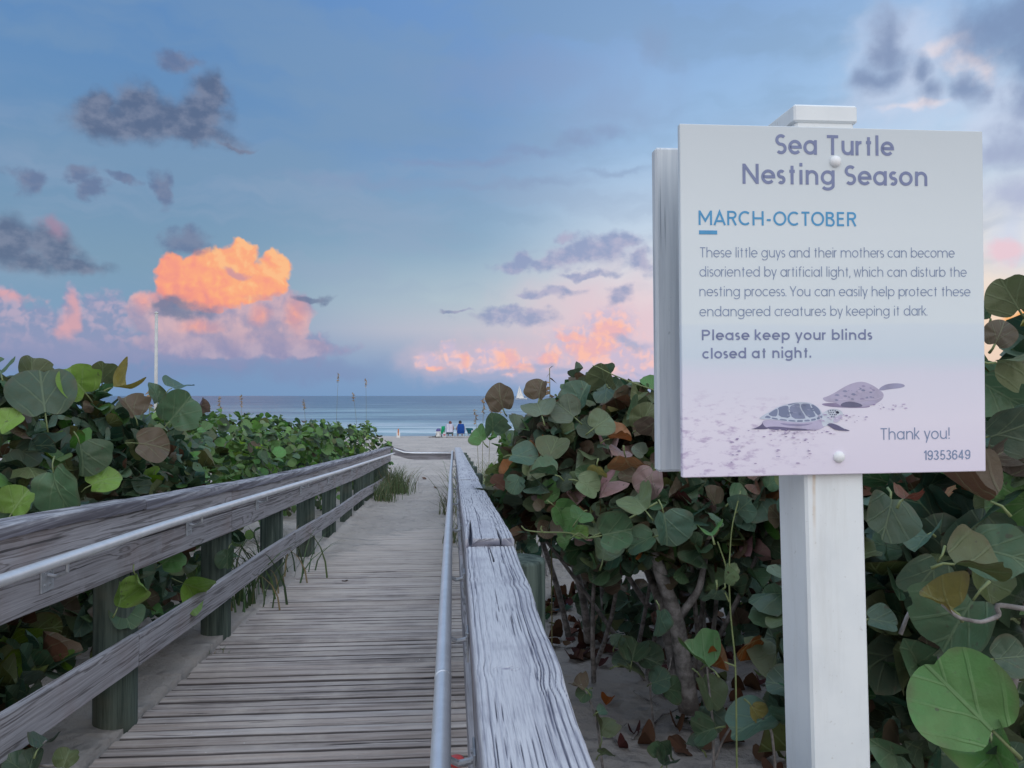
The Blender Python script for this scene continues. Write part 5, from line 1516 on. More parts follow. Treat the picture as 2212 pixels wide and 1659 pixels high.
sapling('low seedling cluster with round leaves on the shaded sand by the forked trunk', (1415, 1480), 3.9, [[(1415, 1480), (1400, 1440), (1375, 1410)], [(1415, 1480), (1445, 1450), (1450, 1420)]],
        [(1345, 1420, 3.9, 46, -60, 0, 20, 'deep', 0), (1370, 1405, 3.9, 66, 0, 0, 20, 'green', 1), (1362, 1440, 3.85, 64, 80, 0, 50, 'olive', 1), (1405, 1425, 3.9, 60, 100, 0, 10, 'deep', 0), (1425, 1470, 3.8, 56, 60, 0, 10, 'blue', 0), (1455, 1490, 3.8, 58, 80, 10, 10, 'green', 1), (1335, 1385, 3.9, 34, 0, 0, 0, 'deep', 0)])
sapling('tiny seedling with paired upright leaves at the bottom edge left of the post', (1445, 1668), 2.9, [[(1445, 1668), (1440, 1645)]],
        [(1425, 1620, 2.9, 38, -20, 20, 20, 'green', 4), (1452, 1618, 2.9, 36, 10, -20, 20, 'green', 4), (1440, 1645, 2.88, 50, 80, 0, 60, 'deep', 1)], r=0.004)
sapling('low round leaved seedling on the sand under the near lower left rail', (60, 1650), 2.75, [[(60, 1650), (75, 1625), (100, 1600)], [(60, 1650), (110, 1655), (140, 1648)]],
        [(95, 1605, 2.75, 56, 70, 0, 55, 'deep', 2), (68, 1642, 2.72, 52, 20, 0, 30, 'deep', 0), (143, 1638, 2.72, 46, 20, 0, 20, 'olive', 0), (40, 1655, 2.7, 60, -30, 0, 20, 'deep', 1)])
sapling('thin pale green vine hanging straight down beside the sign post', (1592, 1530), 2.4, [[(1592, 1530), (1590, 1440), (1578, 1330), (1574, 1240), (1580, 1140), (1600, 1060)], [(1576, 1260), (1566, 1215), (1550, 1170)], [(1575, 1300), (1566, 1280)], [(1590, 1440), (1565, 1430)]],
        [(1562, 1243, 2.4, 50, 5, 62, 0, 'pale', 4), (1535, 1150, 2.4, 54, -40, 0, 30, 'fresh', 1), (1545, 1120, 2.42, 46, 20, 20, 20, 'green', 1), (1605, 1095, 2.4, 66, 30, 20, 10, 'blue', 0), (1600, 1075, 2.45, 52, 60, 40, 20, 'green', 2), (1545, 1290, 2.42, 56, 180, 10, 10, 'deep', 1)], name='vine', cat='vine', r=0.0032)
sapling('pale bare twig with small bright leaves reaching out of the right hedge towards the rail', (1420, 1085), 3.2, [[(1420, 1085), (1350, 1125), (1270, 1165), (1230, 1150), (1170, 1150), (1135, 1146), (1126, 1136)], [(1270, 1165), (1250, 1150), (1230, 1165)], [(1172, 1150), (1168, 1142), (1170, 1136)]],
        [(1225, 1172, 3.2, 40, 220, 10, 10, 'fresh', 0), (1256, 1110, 3.22, 52, 50, 10, 20, 'fresh', 1)], name='twig', cat='twig', r=0.0045)
sapling('long thin bare twig crossing in front of the top of the right hedge', (1420, 845), 3.0, [[(1420, 845), (1370, 828), (1320, 808), (1290, 792), (1280, 790)]], [], name='twig', cat='twig', r=0.003)
sapling('curved brown branch with a snapped pale end hanging behind the big bright leaf', (2212, 1320), 1.45, [[(2230, 1318), (2150, 1305), (2160, 1330), (2120, 1345), (2070, 1335), (2035, 1305)]], [], name='branch', cat='branch', r=0.0055)
sapling('broken pale stick angled upward in the dark leaves right of the post', (1945, 1370), 1.7, [[(1945, 1370), (1960, 1330), (1985, 1290), (1990, 1270)]], [], name='branch', cat='branch', r=0.005)

# fallen leaves, twigs and litter
def surface_z(x, y):
    x, y = np.array(x), np.array(y)
    return float(max(drift_z(x, y), deck_z(y))) if DX0 < x < DX1 and y < 18.8 else float(ground_z(x, y))


def fallen(label, u, v_, px_, tint, k, tip, group='fallen leaves on the sand'):
    d = ray(u, v_); Y = 3.0
    for _ in range(40):
        z = surface_z(d[0] * Y / d[1], Y); Y = 0.5 * Y + 0.5 * (z / (d[2] / d[1]))
    c = d * Y / d[1]; size = px_ * Y / F
    a = np.array([[math.cos(rad(tip)), math.sin(rad(tip)), 0.0]]); nr = np.array([[0.15 * math.sin(tip), -0.25, 1.0]])
    o = leaves_mesh('fallen_leaf', None, -a * size * 0.48 + np.array([[0, 0, size * 0.14]]), a, nr, np.array([size]), np.array([PAL[tint]]), T_HERO, M_dry, [k])
    o.location = (c[0], c[1], z)
    return tag(o, label, 'fallen leaf', group)


fallen('red brown curled leaf on open sand right of the green post', 1262, 1400, 30, 'brown', 3, 30)
fallen('orange brown fallen leaf below the small sapling with the olive leaf', 1312, 1523, 28, 'orange', 4, 60)
fallen('large crumpled rusty leaf on the sand at the bottom beside the cap board', 1398, 1612, 40, 'brown', 3, 150)
fallen('broad flat brown leaf under the tiny seedling near the bottom edge', 1475, 1620, 66, 'brown', 1, 20)
fallen('dark maroon scrap of leaf on the sand left of the crumpled rusty one', 1372, 1590, 26, 'maroon', 3, 100)
fallen('very small dark red leaf between the rusty leaf and the cap board', 1345, 1618, 24, 'maroon', 3, 10)
fallen('dark folded leaf in the shade at the edge of the open sand', 1296, 1440, 30, 'maroon', 4, 70)
fallen('reddish brown leaf half under the young sapling by the post', 1580, 1608, 60, 'brown', 2, 170)
fallen('small dry brown leaf lying on the sandy part of the deck', 943, 1055, 12, 'brown', 1, 40)
fallen('small dark leaf scrap in the middle of the deck planks', 745, 1255, 12, 'maroon', 1, 80)
fallen('flat tan leaf lying on the sandy deck near the far left rail', 918, 1035, 12, 'brown', 1, 20)
lit = []
for i in range(650):
    a = rng.uniform(0.75, 4.0); b_ = rng.uniform(4.4, 7.2)
    if b_ < 4.9 and rng.random() < 0.6 or (a < 1.25 and b_ < 5.2): continue
    lit.append((a, b_))
for i in range(80):
    lit.append((rng.uniform(1.15, 2.6), rng.uniform(2.0, 4.6)))
lit = np.array(lit); n_ = len(lit)
zz = ground_z(lit[:, 0], lit[:, 1])
an = rng.uniform(0, 6.28, n_)
o = leaves_mesh('leaf_litter', None, np.stack([lit[:, 0], lit[:, 1], zz + 0.02], 1), np.stack([np.cos(an), np.sin(an), rng.uniform(-.1, .25, n_)], 1), np.stack([rng.normal(0, .3, n_), rng.normal(0, .3, n_), np.ones(n_)], 1), rng.uniform(0.06, 0.13, n_),
                tints(dict(brown=6, maroon=2.5, orange=0.15, olive=1.2, deep=1), n_), T_NEAR, M_dry)
tag(o, kind='stuff')
for lab, pts in [('thin grey stick lying across the sand under the forked trunk', [(1365, 1598), (1420, 1560), (1500, 1515), (1540, 1500)]), ('short grey twig on the open sand in front of the forked trunk', [(1303, 1580), (1325, 1600), (1333, 1612)][::-1]), ('knobbly grey stick on the sand below the seedling cluster', [(1370, 1500), (1400, 1520), (1425, 1528)]), ('long dark stick in the shade near the tiny seedling', [(1450, 1568), (1520, 1590), (1600, 1605)])]:
    q = []
    for (u, v_) in pts:
        d = ray(u, v_); Y = 3.0
        for _ in range(30):
            z = float(ground_z(np.array(d[0] * Y / d[1]), np.array(Y))); Y = 0.5 * Y + 0.5 * (z / (d[2] / d[1]))
        q.append(d * Y / d[1] + np.array([0, 0, 0.008 + 0.01 * rng.random()]))
    q = np.array(q); b = MB()
    t2 = np.linspace(0, 1, 14); q2 = np.stack([np.interp(t2, np.linspace(0, 1, len(q)), q[:, i]) for i in range(3)], 1) + rng.normal(0, 0.004, (14, 3))
    b.tube(q2 - q[0], np.linspace(0.007, 0.003, 14), 6)
    j = q2[7] - q[0]; b.tube([j, j + np.array([0.05, 0.03, 0.03]), j + np.array([0.09, 0.08, 0.035])], [0.004, 0.003, 0.002], 5)
    o = b.build('stick', M_bark, None, True); o.location = q[0]; tag(o, lab, 'stick', 'sticks on the sand')

# blue straw and clear cup in the litter, red cap by the rail foot
def ground_at(u, v_, zoff=0.0):
    d = ray(u, v_); Y = 3.0
    for _ in range(40):
        z = float(ground_z(np.array(d[0] * Y / d[1]), np.array(Y))) + zoff; Y = 0.5 * Y + 0.5 * (z / (d[2] / d[1]))
    return d * Y / d[1]


M_straw = plain('blue_plastic', (0.05, 0.28, 0.55), 0.35, 0.5, 0, 0.05)
a_ = ground_at(1193, 1325); b_ = ground_at(1232, 1308)
o = MB().tube([(0, 0, 0.012), tuple((b_ - a_) * 0.6 + np.array([0, 0, 0.014])), tuple(b_ - a_ + np.array([0, 0, 0.03]))], 0.004, 8).build('drinking_straw', M_straw, None, True); o.location = a_
tag(o, 'bright blue straw lying in the leaf litter behind the green post', 'straw')
mc, tc = new_mat('clear_plastic')
gl = tc.n('ShaderNodeBsdfGlass', {'Color': (0.9, 0.93, 0.95), 'Roughness': 0.08, 'IOR': 1.2})
tc.n('ShaderNodeOutputMaterial', {0: gl.outputs[0]})
cp = ground_at(1372, 1288)
b = MB(); n = 16
prof = [(0.0005, 0), (0.026, 0), (0.034, 0.10), (0.037, 0.102), (0.036, 0.104), (0.033, 0.101), (0.0250, 0.003), (0.0005, 0.002)]
b.lathe(prof, n)
o = b.build('plastic_cup', mc, None, True); o.location = cp + np.array([0, 0, 0.037]); o.rotation_euler = (rad(84), 0, rad(70)); tag(o, 'clear plastic cup lying on its side in the leaf litter', 'cup')
M_red = plain('red_plastic', (0.52, 0.07, 0.07), 0.45, 0.4, 0, 0.1)
pr = at_y(988, 1640, 2.05); 
b = MB()
prof = [(0.0, 0.0), (0.034, 0.0), (0.036, 0.006), (0.034, 0.022), (0.026, 0.030), (0.010, 0.034)]
b.lathe([(max(r_, 1e-4), z_) for r_, z_ in prof], 18)
M_redcap = b.build('bottle_cap', M_red, None, True)
zc = -1.42 - 0.042 * 3.22
pr = ray(986, 1640); pr = pr * (zc + 0.02) / pr[2]
M_redcap.location = (pr[0], pr[1], float(deck_z(pr[1])) + 0.002); tag(M_redcap, 'red plastic cap lying on the deck behind the near handrail', 'cap')


# ------------------------------------------------------------------ grasses
def grass_clump(label, x, y, n, h, spread, col, name='dune_grass', width=0.006, lean=0.5, cat='grass clump', group='dune grass clumps'):
    z = float(ground_z(np.array(x), np.array(y)))
    if x > DX0 and x < DX1: z = float(drift_z(np.array(x), np.array(y)))
    V = []; Fs = []; C = []
    for i in range(n):
        bx, by = rng.normal(0, spread), rng.normal(0, spread * 1.3)
        hh_ = h * rng.uniform(0.5, 1.1); an = rng.uniform(0, 6.28); le = lean * rng.uniform(0.2, 1.2) * hh_
        wv = width * rng.uniform(0.6, 1.3); sx_, sy_ = -math.sin(an + 1.0), math.cos(an + 1.0)
        b0 = len(V); k = 5
        c = np.array(col) * rng.uniform(0.6, 1.35) * np.array([rng.uniform(.85, 1.25), 1, rng.uniform(.8, 1.1)])
        if rng.random() < 0.12: c = np.array((0.28, 0.22, 0.12)) * rng.uniform(.6, 1.1)
        for j in range(k):
            t = j / (k - 1)
            px_, py_, pz_ = bx + math.cos(an) * le * t ** 1.8, by + math.sin(an) * le * t ** 1.8, hh_ * (t - 0.22 * t ** 3) - 0.02
            ww = wv * (1 - t ** 1.5) + 0.0006
            V += [(px_ - sx_ * ww, py_ - sy_ * ww, pz_), (px_ + sx_ * ww, py_ + sy_ * ww, pz_)]; C += [c, c]
        for j in range(k - 1):
            a = b0 + 2 * j; Fs.append((a, a + 1, a + 3, a + 2))
    o = mesh(name, np.array(V), np.array(Fs), M_grass, None, True, {'tint': np.clip(np.array(C), 0, 1)})
    o.location = (x, y, z)
    return tag(o, label, cat, group)


GG = (0.09, 0.15, 0.06); GP = (0.17, 0.24, 0.12)
grass_clump('bushy grass clump growing through the far left end of the boardwalk railing', -1.22, 16.4, 420, 0.75, 0.16, (0.10, 0.15, 0.07), lean=0.6)
grass_clump('grass clump in front of the far left rail posts on the sandy deck', -1.32, 14.6, 200, 0.5, 0.12, (0.10, 0.15, 0.07))
grass_clump('long bladed grass clump pushing out under the left lower rail', -1.66, 6.35, 60, 0.62, 0.15, (0.075, 0.14, 0.06), width=0.009, lean=0.8)
grass_clump('second long bladed grass clump behind the left lower rail', -1.70, 7.5, 60, 0.62, 0.18, (0.075, 0.13, 0.06), width=0.008, lean=0.8)
grass_clump('tiny grass tuft on the sand strip by the second left post', -1.50, 5.05, 34, 0.09, 0.035, (0.10, 0.14, 0.06), width=0.003, lean=1.0)
grass_clump('pale wispy grass beyond the far end of the right rail', 0.62, 13.5, 320, 1.25, 0.28, GP, lean=0.5)
grass_clump('pale green grass clump against the right rail past the hedge', 0.52, 10.6, 300, 1.20, 0.20, GP, lean=0.5)
grass_clump('grass clump beside the right rail just past the leafy hedge', 0.52, 8.8, 240, 1.05, 0.18, (0.13, 0.19, 0.08), lean=0.5)
grass_clump('wispy grass clump at the last post of the right rail', 0.75, 17.0, 280, 1.25, 0.32, GP, lean=0.5)
grass_clump('thin grass tuft on the deck at the foot of the far right rail', -0.08, 12.6, 60, 0.5, 0.06, (0.12, 0.15, 0.08), lean=0.5)
grass_clump('sparse grass tuft between deck and right rail in the sandy stretch', -0.03, 9.6, 40, 0.35, 0.05, (0.12, 0.15, 0.08), lean=0.6)


def oats(label, u, v_top, Y, lean_px, n_seed=26, seed_len=0.16, group='sea oats'):
    topp = at_y(u, v_top, Y); x0 = at_y(u - lean_px, 900, Y)[0]
    z = float(ground_z(np.array(x0), np.array(Y))); H_ = topp[2] - z
    t = thing('sea_oats', label, 'sea oats', group, (x0, Y, z))
    dx = topp[0] - x0
    q = np.array([(dx * s ** 2.2, 0.02 * s, H_ * s - 0.02 * (s == 0)) for s in np.linspace(0, 1, 14)])
    MB().tube(q, np.linspace(0.005, 0.0028, 14), 5).build('stem', M_straw2, t, True)
    b = MB()
    for i in range(n_seed):
        s = 1 - (i / n_seed) * (seed_len / H_) * 1.4
        c = np.array([dx * s ** 2.2, 0.02 * s, H_ * s]); an_ = rng.uniform(0, 6.28); l = rng.uniform(0.032, 0.052)
        d = unit(np.array([math.cos(an_) * .6, math.sin(an_) * .6, rng.uniform(-0.9, 0.5)]))
        sd_ = unit(np.cross(d, rng.normal(0, 1, 3))) * 0.012; e = c + d * 0.012
        b.add(np.array([c, e + sd_, e + d * l, e - sd_]), [(0, 1, 2, 3)], np.array((0.36, 0.26, 0.17)) * rng.uniform(.7, 1.2))
    b.build('seed_head', M_dry, t, False, True)
    return t


M_straw2 = plain('dry_stem', (0.20, 0.19, 0.10), 0.7, 0.2, 0, 0.2)
for lab, u, v_, Y, ln in [('tall sea oats with a drooping head, highest above the left hedge', 731, 806, 19.5, 6), ('tall straight sea oats right of the highest drooping one', 790, 818, 20.0, -2), ('sea oats with a thick tan seed head between the two tall ones', 762, 848, 19.0, -14), ('sea oats with a bent golden head at the left start of the low hedge', 520, 852, 15.0, -4), ('thin sea oats over the middle of the low hedge', 655, 862, 17.0, -10), ('curved sea oats stem left of the low hedge top', 472, 858, 14.0, -16),
                          ('sea oats with a pale head at the tip of the right hedge', 1062, 872, 11.0, 8), ('thick pale sea oats tallest of those at the right hedge', 1045, 860, 11.5, 4), ('pale sea oats standing right of the tallest one by the hedge', 1082, 860, 11.2, 6),
                          ('leaning sea oats at the beach side of the right hedge', 1026, 884, 12.0, -10),
                          ('single grass like stalk rising above the right hedge top', 1188, 795, 4.6, -4), ('single stalk standing just left of the white pole', 322, 832, 7.0, 2)]:
    oats(lab, u, v_, Y, ln, n_seed=8 if 'stalk' in lab else 26)

# ------------------------------------------------------------------ pole, boats
wp = at_y(338, 675, 20.0); zb = float(ground_z(np.array(wp[0]), np.array(20.0)))
M_wpole = plain('white_pole_paint', (0.48, 0.49, 0.48), 0.5, 0.4, 0, 0.08, 8)
pt = thing('pole', 'plain white pole standing behind the left shrubs', 'pole', None, (wp[0], 20.0, zb))
MB().tube([(-0.01, 0, -0.3), (0, 0, 2), (0.0, 0, wp[2] - zb - 0.03)], [0.045, 0.042, 0.038], 14).build('shaft', M_wpole, pt, True)
MB().lathe([(0.04, 0), (0.045, 0.01), (0.04, 0.035), (0.02, 0.05)], 14, (0, 0, wp[2] - zb - 0.03)).build('cap', M_wpole, pt, True)

M_sail = plain('white_sail', (0.80, 0.78, 0.74), 0.7, 0.2, 0, 0.03, 1)
M_hull = plain('white_hull', (0.72, 0.72, 0.72), 0.4, 0.4, 0, 0.05, 1)
d = ray(1126, 862.5); Yb = -2.86 / d[2] * d[1]; pb = d * Yb / d[1]
sc = Yb / F
bt = thing('sailing_boat', 'white sailing boat with its sail raised on the horizon', 'sailing boat', None, (pb[0], pb[1], -2.86)); bt.rotation_euler = (0, rad(-3), rad(0))
L_ = 26 * sc
b = MB(); V = []; Fs = []
for i, s in enumerate(np.linspace(-0.5, 0.5, 11)):
    hb = 0.15 * L_ * (1 - abs(2 * s) ** 2.4) + 0.01; sheer = 0.075 * L_ + 0.03 * L_ * (2 * s) ** 2
    V += [(s * L_, -hb, sheer), (s * L_ * 0.94, -hb * .6, -0.02 * L_), (s * L_ * 0.94, hb * .6, -0.02 * L_), (s * L_, hb, sheer)]
for i in range(10):
    for k in range(4):
        a = i * 4 + k; c = i * 4 + (k + 1) % 4; Fs.append((a, c, c + 4, a + 4))
Fs += [(0, 1, 2, 3)[::-1], (40, 41, 42, 43)]
b.add(np.array(V), Fs).build('hull', M_hull, bt)
MB().box((-0.16 * L_, -0.08 * L_, 0.07 * L_), (0.2 * L_, 0.08 * L_, 0.13 * L_), 0.02 * L_).build('cabin', M_hull, bt)
Hm = 30 * sc
MB().tube([(-0.1 * L_, 0, 0), (-0.1 * L_, 0, Hm)], 0.07, 8).build('mast', M_hull, bt)
V = []; Fs = []
for i, s in enumerate(np.linspace(0, 1, 9)):
    for j, q in enumerate(np.linspace(0, 1, 5)):
        V.append((-0.1 * L_ - 0.10 - q * (1 - s) ** 1.1 * 0.0 - (1 - q) * 0 - q * (1 - s) * 0.30 * L_, 0.35 * math.sin(math.pi * q) * (1 - s), 0.13 * L_ + s * (Hm - 0.15 * L_)))
for i in range(8):
    for j in range(4):
        a = i * 5 + j; Fs.append((a, a + 1, a + 6, a + 5))
mesh('mainsail', V, Fs, M_sail, bt, True)
V = []; Fs = []
for i, s in enumerate(np.linspace(0, 1, 9)):
    for j, q in enumerate(np.linspace(0, 1, 5)):
        x0_ = -0.1 * L_ + 0.12; x1_ = 0.22 * L_ * (1 - s) - 0.1 * L_ * s + 0.15
        V.append((x0_ + (x1_ - x0_) * q, 0.3 * math.sin(math.pi * q) * (1 - s), 0.10 * L_ + s * (Hm * 0.92 - 0.10 * L_)))
for i in range(8):
    for j in range(4):
        a = i * 5 + j; Fs.append((a, a + 1, a + 6, a + 5))
mesh('jib', V, Fs, M_sail, bt, True)

# ------------------------------------------------------------------ beach group at the waterline (seen from behind)
YB = 47.5
def bx_(u): return at_y(u, 943, YB)[0]
def bz_(x, y=YB): return float(ground_z(np.array(x), np.array(y)))


def fabric(name, col, stripes=None):
    m, t = new_mat(name)
    oc = t.n('ShaderNodeTexCoord').outputs['Object']
    c = t.mix(t.mr(t.noise(oc, 12, 3, 0.6), 0.3, 0.7), tuple(x * .85 for x in col), tuple(min(1, x * 1.12) for x in col))
    if stripes:
        s = t.n('ShaderNodeSeparateXYZ', {0: oc}).outputs[0]
        c = t.mix(t.mr(t.m('ABSOLUTE', t.m('SUBTRACT', t.m('FRACT', t.m('MULTIPLY', s, 11.0)), 0.5)), 0.2, 0.3), c, stripes)
    finish(t, c, 0.85, 0.15)
    return m


M_frame = plain('chair_tube', (0.50, 0.52, 0.54), 0.4, 0.5, 0.4)
M_skin = plain('sunburnt_skin', (0.42, 0.23, 0.16), 0.55, 0.3)
M_hairD = plain('dark_hair', (0.025, 0.02, 0.02), 0.6, 0.3)
M_hairR = plain('auburn_hair', (0.16, 0.07, 0.06), 0.6, 0.3)


def sling(pts, wd, th=0.012, taper=None):
    """cloth band of width wd following (y, z) points"""
    V = []; Fs = []
    for i, (y, z) in enumerate(pts):
        k = (taper[i] if taper else 1) * wd / 2
        V += [(-k, y, z), (k, y, z), (k, y + th, z - th * .3), (-k, y + th, z - th * .3)]
    for i in range(len(pts) - 1):
        for q in range(4):
            a = i * 4 + q; b_ = i * 4 + (q + 1) % 4; Fs.append((a, b_, b_ + 4, a + 4))
    Fs += [(3, 2, 1, 0), tuple((len(pts) - 1) * 4 + q for q in range(4))]
    return MB().add(np.array(V), Fs)


def beach_chair(label, u, top, wd, mat, rz=0.0, group='beach chairs at the water', shoulder=True, y=YB):
    x = bx_(u)
    t = thing('beach_chair', label, 'beach chair', group, (x, y, bz_(x, y))); t.rotation_euler = (0, 0, rz)
    # back leans towards the viewer (-y), sitter faces the sea (+y)
    bk_ = [(0.0, 0.24), (-0.09, 0.42), (-0.17, top * 0.78), (-0.22, top)]
    sling(bk_, wd, 0.014, [0.96, 1, 1, 0.72] if shoulder else None).build('backrest', mat, t)
    sling([(0.0, 0.235), (0.2, 0.20), (0.42, 0.25)], wd * 0.95, 0.014).build('seat', mat, t)
    for s in (-1, 1):
        k = s * (wd / 2 + 0.015)
        MB().tube([(k, -0.23, top * 0.98), (k, -0.09, 0.42), (k, 0.02, 0.23), (k, 0.30, 0.0)], 0.013, 8).build('leg', M_frame, t, True)
        MB().tube([(k, 0.44, 0.25), (k, 0.1, 0.2), (k, -0.16, 0.0)], 0.013, 8).build('leg', M_frame, t, True)
        MB().box((k - 0.025, -0.12, 0.44), (k + 0.025, 0.34, 0.465), 0.006).build('armrest', M_frame, t)
        MB().tube([(k, 0.30, 0.445), (k, 0.36, 0.25)], 0.011, 8).build('armrest_support', M_frame, t, True)
    MB().tube([(-wd / 2, 0.0, 0.21), (wd / 2, 0.0, 0.21)], 0.012, 8).build('crossbar', M_frame, t, True)
    return t


def sitter(label, u, hair, cap=None, rz=0.0, y=YB, head=0.0, arm=1, shirt=None):
    x = bx_(u); zg_ = bz_(x, y)
    t = thing('person', label, 'person', 'people sitting at the water', (x, y, zg_)); t.rotation_euler = (0, 0, rz)
    J = [((0, 0.10, 0.28), .125), ((0, 0.04, 0.46), .12), ((0, -0.03, 0.66), .135), ((0, -0.02, 0.78), .065), ((0, 0.0, 0.90 + head), .085), ((0, 0.01, 0.98 + head), .075)]
    E_ = [(0, 1), (1, 2), (2, 3), (3, 4), (4, 5)]
    for s in (-1, 1):
        n0 = len(J)
        J += [((s * .17, -0.02, 0.68), .058), ((s * .25 * arm, 0.05, 0.50), .045), ((s * .24 * arm, 0.26, 0.49), .036), ((s * .22 * arm, 0.37, 0.47), .026),
              ((s * .10, 0.14, 0.27), .09), ((s * .13, 0.52, 0.36), .066), ((s * .13, 0.84, 0.08), .042), ((s * .14, 0.98, 0.06), .034)]
        E_ += [(2, n0), (n0, n0 + 1), (n0 + 1, n0 + 2), (n0 + 2, n0 + 3), (0, n0 + 4), (n0 + 4, n0 + 5), (n0 + 5, n0 + 6), (n0 + 6, n0 + 7)]
    me = bpy.data.meshes.new('body'); me.from_pydata([j[0] for j in J], E_, [])
    ob = bpy.data.objects.new('body_guide', me); COL.objects.link(ob)
    md = ob.modifiers.new('s', 'SKIN')
    for v_, (_, r_) in zip(me.skin_vertices[0].data, J):
        v_.radius = (r_, r_)
    me.skin_vertices[0].data[0].use_root = True
    sb_ = ob.modifiers.new('u', 'SUBSURF'); sb_.levels = 1; sb_.render_levels = 1
    dg = bpy.context.evaluated_depsgraph_get()
    m2 = bpy.data.meshes.new_from_object(ob.evaluated_get(dg))
    bpy.data.objects.remove(ob)
    m2.name = 'body'; m2.materials.clear(); m2.materials.append(shirt or M_skin)
    bo = link('body', m2, t)
    for p_ in m2.polygons: p_.use_smooth = True
    # hair: a cap of surface round the back and top of the head
    V = []; Fs = []; nl, na = 6, 14
    for i in range(nl):
        ph = math.pi * 0.62 * i / (nl - 1)
        for k in range(na):
            th = 2 * math.pi * k / na
            V.append((0.098 * math.sin(ph) * math.cos(th), 0.005 + 0.108 * math.sin(ph) * math.sin(th) - 0.012, 0.945 + head + 0.118 * math.cos(ph)))
    for i in range(nl - 1):
        for k in range(na):
            a = i * na + k; b_ = i * na + (k + 1) % na; Fs.append((a, a + na, b_ + na, b_))
    mesh('cap' if cap else 'hair', V, Fs, cap or hair, t, True)
    return t


M_blueF = fabric('royal_blue_canvas', (0.02, 0.085, 0.36)); M_tealF = fabric('teal_canvas', (0.03, 0.17, 0.20)); M_greenF = fabric('green_cloth', (0.02, 0.42, 0.20)); M_stripeF = fabric('white_striped_cloth', (0.66, 0.66, 0.72), (0.40, 0.40, 0.55))
M_purple = fabric('purple_cloth', (0.12, 0.11, 0.26)); M_navy = fabric('navy_cloth', (0.02, 0.03, 0.11)); M_cool = plain('white_cooler_plastic', (0.70, 0.71, 0.70), 0.4, 0.4, 0, 0.04); M_rub = plain('dark_rubber', (0.05, 0.055, 0.06), 0.7, 0.2)
M_toteF = fabric('pale_tote_cloth', (0.50, 0.51, 0.53)); M_toteR = fabric('red_print', (0.45, 0.08, 0.14))

beach_chair('royal blue high backed beach chair seen from behind', 995.5, 0.84, 0.46, M_blueF)
sitter('person with dark hair sitting in the royal blue chair', 994, M_hairD, head=-0.02)
beach_chair('teal beach chair with a white striped towel over its back', 971.5, 0.80, 0.40, M_tealF, shoulder=False)
sitter('person with reddish hair whose head shows over the white striped towel', 972.5, M_hairR, head=-0.05, arm=0.9)
x = bx_(971.2)
tw = sling([(-0.30, 0.33), (-0.262, 0.5), (-0.255, 0.72), (-0.245, 0.83), (-0.20, 0.835), (-0.17, 0.7)], 0.40, 0.012).build('towel', M_stripeF); tw.location = (x, YB, bz_(x)); tag(tw, 'white striped towel draped over the back of the teal chair', 'towel', 'towels on the beach chairs')
beach_chair('low teal beach chair turned sideways right of the blue chair', 1018, 0.58, 0.50, M_tealF, rad(-35), shoulder=False)
x = bx_(1024)
tw = sling([(-0.20, 0.10), (-0.17, 0.3), (-0.13, 0.42), (0.0, 0.44)], 0.34, 0.012).build('towel', M_stripeF); tw.location = (x, YB - 0.2, bz_(x)); tag(tw, 'pale striped towel hanging on the low teal chair', 'towel', 'towels on the beach chairs')
beach_chair('narrow beach chair draped in bright green cloth', 956, 0.70, 0.22, M_greenF, rad(12), shoulder=False)
# wheeled cooler with purple bag
x = bx_(947); ck_ = thing('wheeled_cooler', 'white cooler on dark wheels standing on the sand', 'cooler', None, (x, YB, bz_(x)))
MB().box((-0.155, -0.16, 0.05), (0.155, 0.16, 0.32), 0.02).build('body', M_cool, ck_)
MB().box((-0.165, -0.17, 0.325), (0.165, 0.17, 0.37), 0.015).build('lid', M_cool, ck_)
for s in (-1, 1):
    MB().tube([(s * 0.165, -0.06, 0.075), (s * 0.205, -0.06, 0.075)], 0.075, 18).build('wheel', M_rub, ck_)
    MB().box((s * 0.10 - 0.012, -0.175, 0.14), (s * 0.10 + 0.012, -0.160, 0.30), 0.003).build('handle_rail', M_rub, ck_)


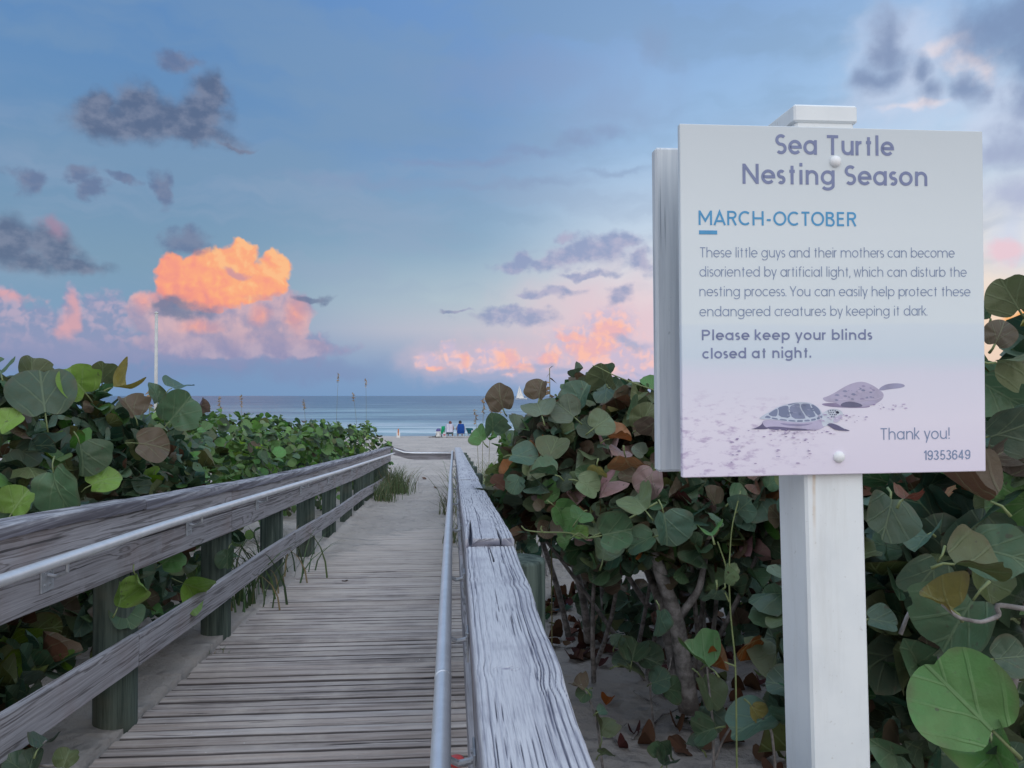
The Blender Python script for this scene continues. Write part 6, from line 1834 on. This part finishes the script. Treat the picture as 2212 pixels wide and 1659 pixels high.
def soft_bag(name, label, u, w_, h_, d_, mat, cat, z0=0.0, y=YB):
    x = bx_(u); V = []; Fs = []; n = 14
    for i, s in enumerate(np.linspace(0, 1, 7)):
        for k in range(n):
            th = 2 * math.pi * k / n; e = 0.55
            cx_ = math.copysign(abs(math.cos(th)) ** e, math.cos(th)); cy_ = math.copysign(abs(math.sin(th)) ** e, math.sin(th))
            bul = 0.82 + 0.18 * math.sin(math.pi * min(1, s * 1.1 + .1)) - 0.25 * s ** 3
            V.append((cx_ * w_ / 2 * bul * (1 + .05 * math.sin(5 * th + i)), cy_ * d_ / 2 * bul, s * h_ * (1 + 0.08 * math.sin(3 * th) * s)))
    for i in range(6):
        for k in range(n):
            a = i * n + k; b_ = i * n + (k + 1) % n; Fs.append((a, b_, b_ + n, a + n))
    Fs += [tuple(range(n))[::-1], tuple(6 * n + k for k in range(n))]
    t = thing(name, label, cat, None, (x, y, bz_(x, y) + z0))
    mesh('bag_body', V, Fs, mat, t, True)
    MB().tube([(-w_ * .2, 0, h_ * .95), (-w_ * .16, 0, h_ * 1.2), (w_ * .16, 0, h_ * 1.2), (w_ * .2, 0, h_ * .95)], 0.010, 6).build('strap', mat, t, True)
    return t


soft_bag('bag', 'purple soft bag piled on top of the white cooler', 947, 0.30, 0.16, 0.24, M_purple, 'bag', 0.372)
soft_bag('bag', 'small navy bag between the green chair and the white cooler', 951, 0.14, 0.45, 0.14, M_navy, 'bag', 0.0, YB + 0.5)
tb = soft_bag('tote_bag', 'pale tote bag with a red print beside the green chair', 960, 0.26, 0.30, 0.14, M_toteF, 'bag', 0.0, YB - 0.35)
b = MB()
for (a, c, r_) in ((0.0, 0.17, 0.05), (0.045, 0.19, 0.035), (-0.03, 0.20, 0.03)):
    b.add(np.array([(a + r_ * math.cos(q), -0.082, c + r_ * .8 * math.sin(q)) for q in np.linspace(0, 2 * math.pi, 12, endpoint=False)]) + np.array([0, -0.002 * r_ * 100, 0]) * 0.1, [tuple(range(12))])
b.build('print', M_toteR, tb)
# little marker stake by the water
x = bx_(860.5); mk = thing('marker_stake', 'short white stake with an orange patch at the edge of the water', 'stake', None, (x, YB, bz_(x)))
M_or = plain('orange_paint', (0.5, 0.2, 0.10), 0.6, 0.3)
MB().box((-0.11, -0.03, -0.2), (0.11, 0.03, 0.30), 0.008).build('base', M_cool, mk)
MB().box((-0.045, -0.035, 0.12), (0.045, 0.035, 0.54), 0.015).build('post', M_or, mk)
# dark driftwood on the sand
x = bx_(925); dw = MB().tube([(-0.35, 0, 0.02), (-0.1, 0.03, 0.045), (0.15, 0, 0.04), (0.36, 0.04, 0.015)], [0.02, 0.04, 0.035, 0.01], 8).build('driftwood', M_bark, None, True); dw.location = (bx_(938), YB, bz_(bx_(938))); tag(dw, 'dark piece of driftwood lying just left of the white cooler', 'driftwood')
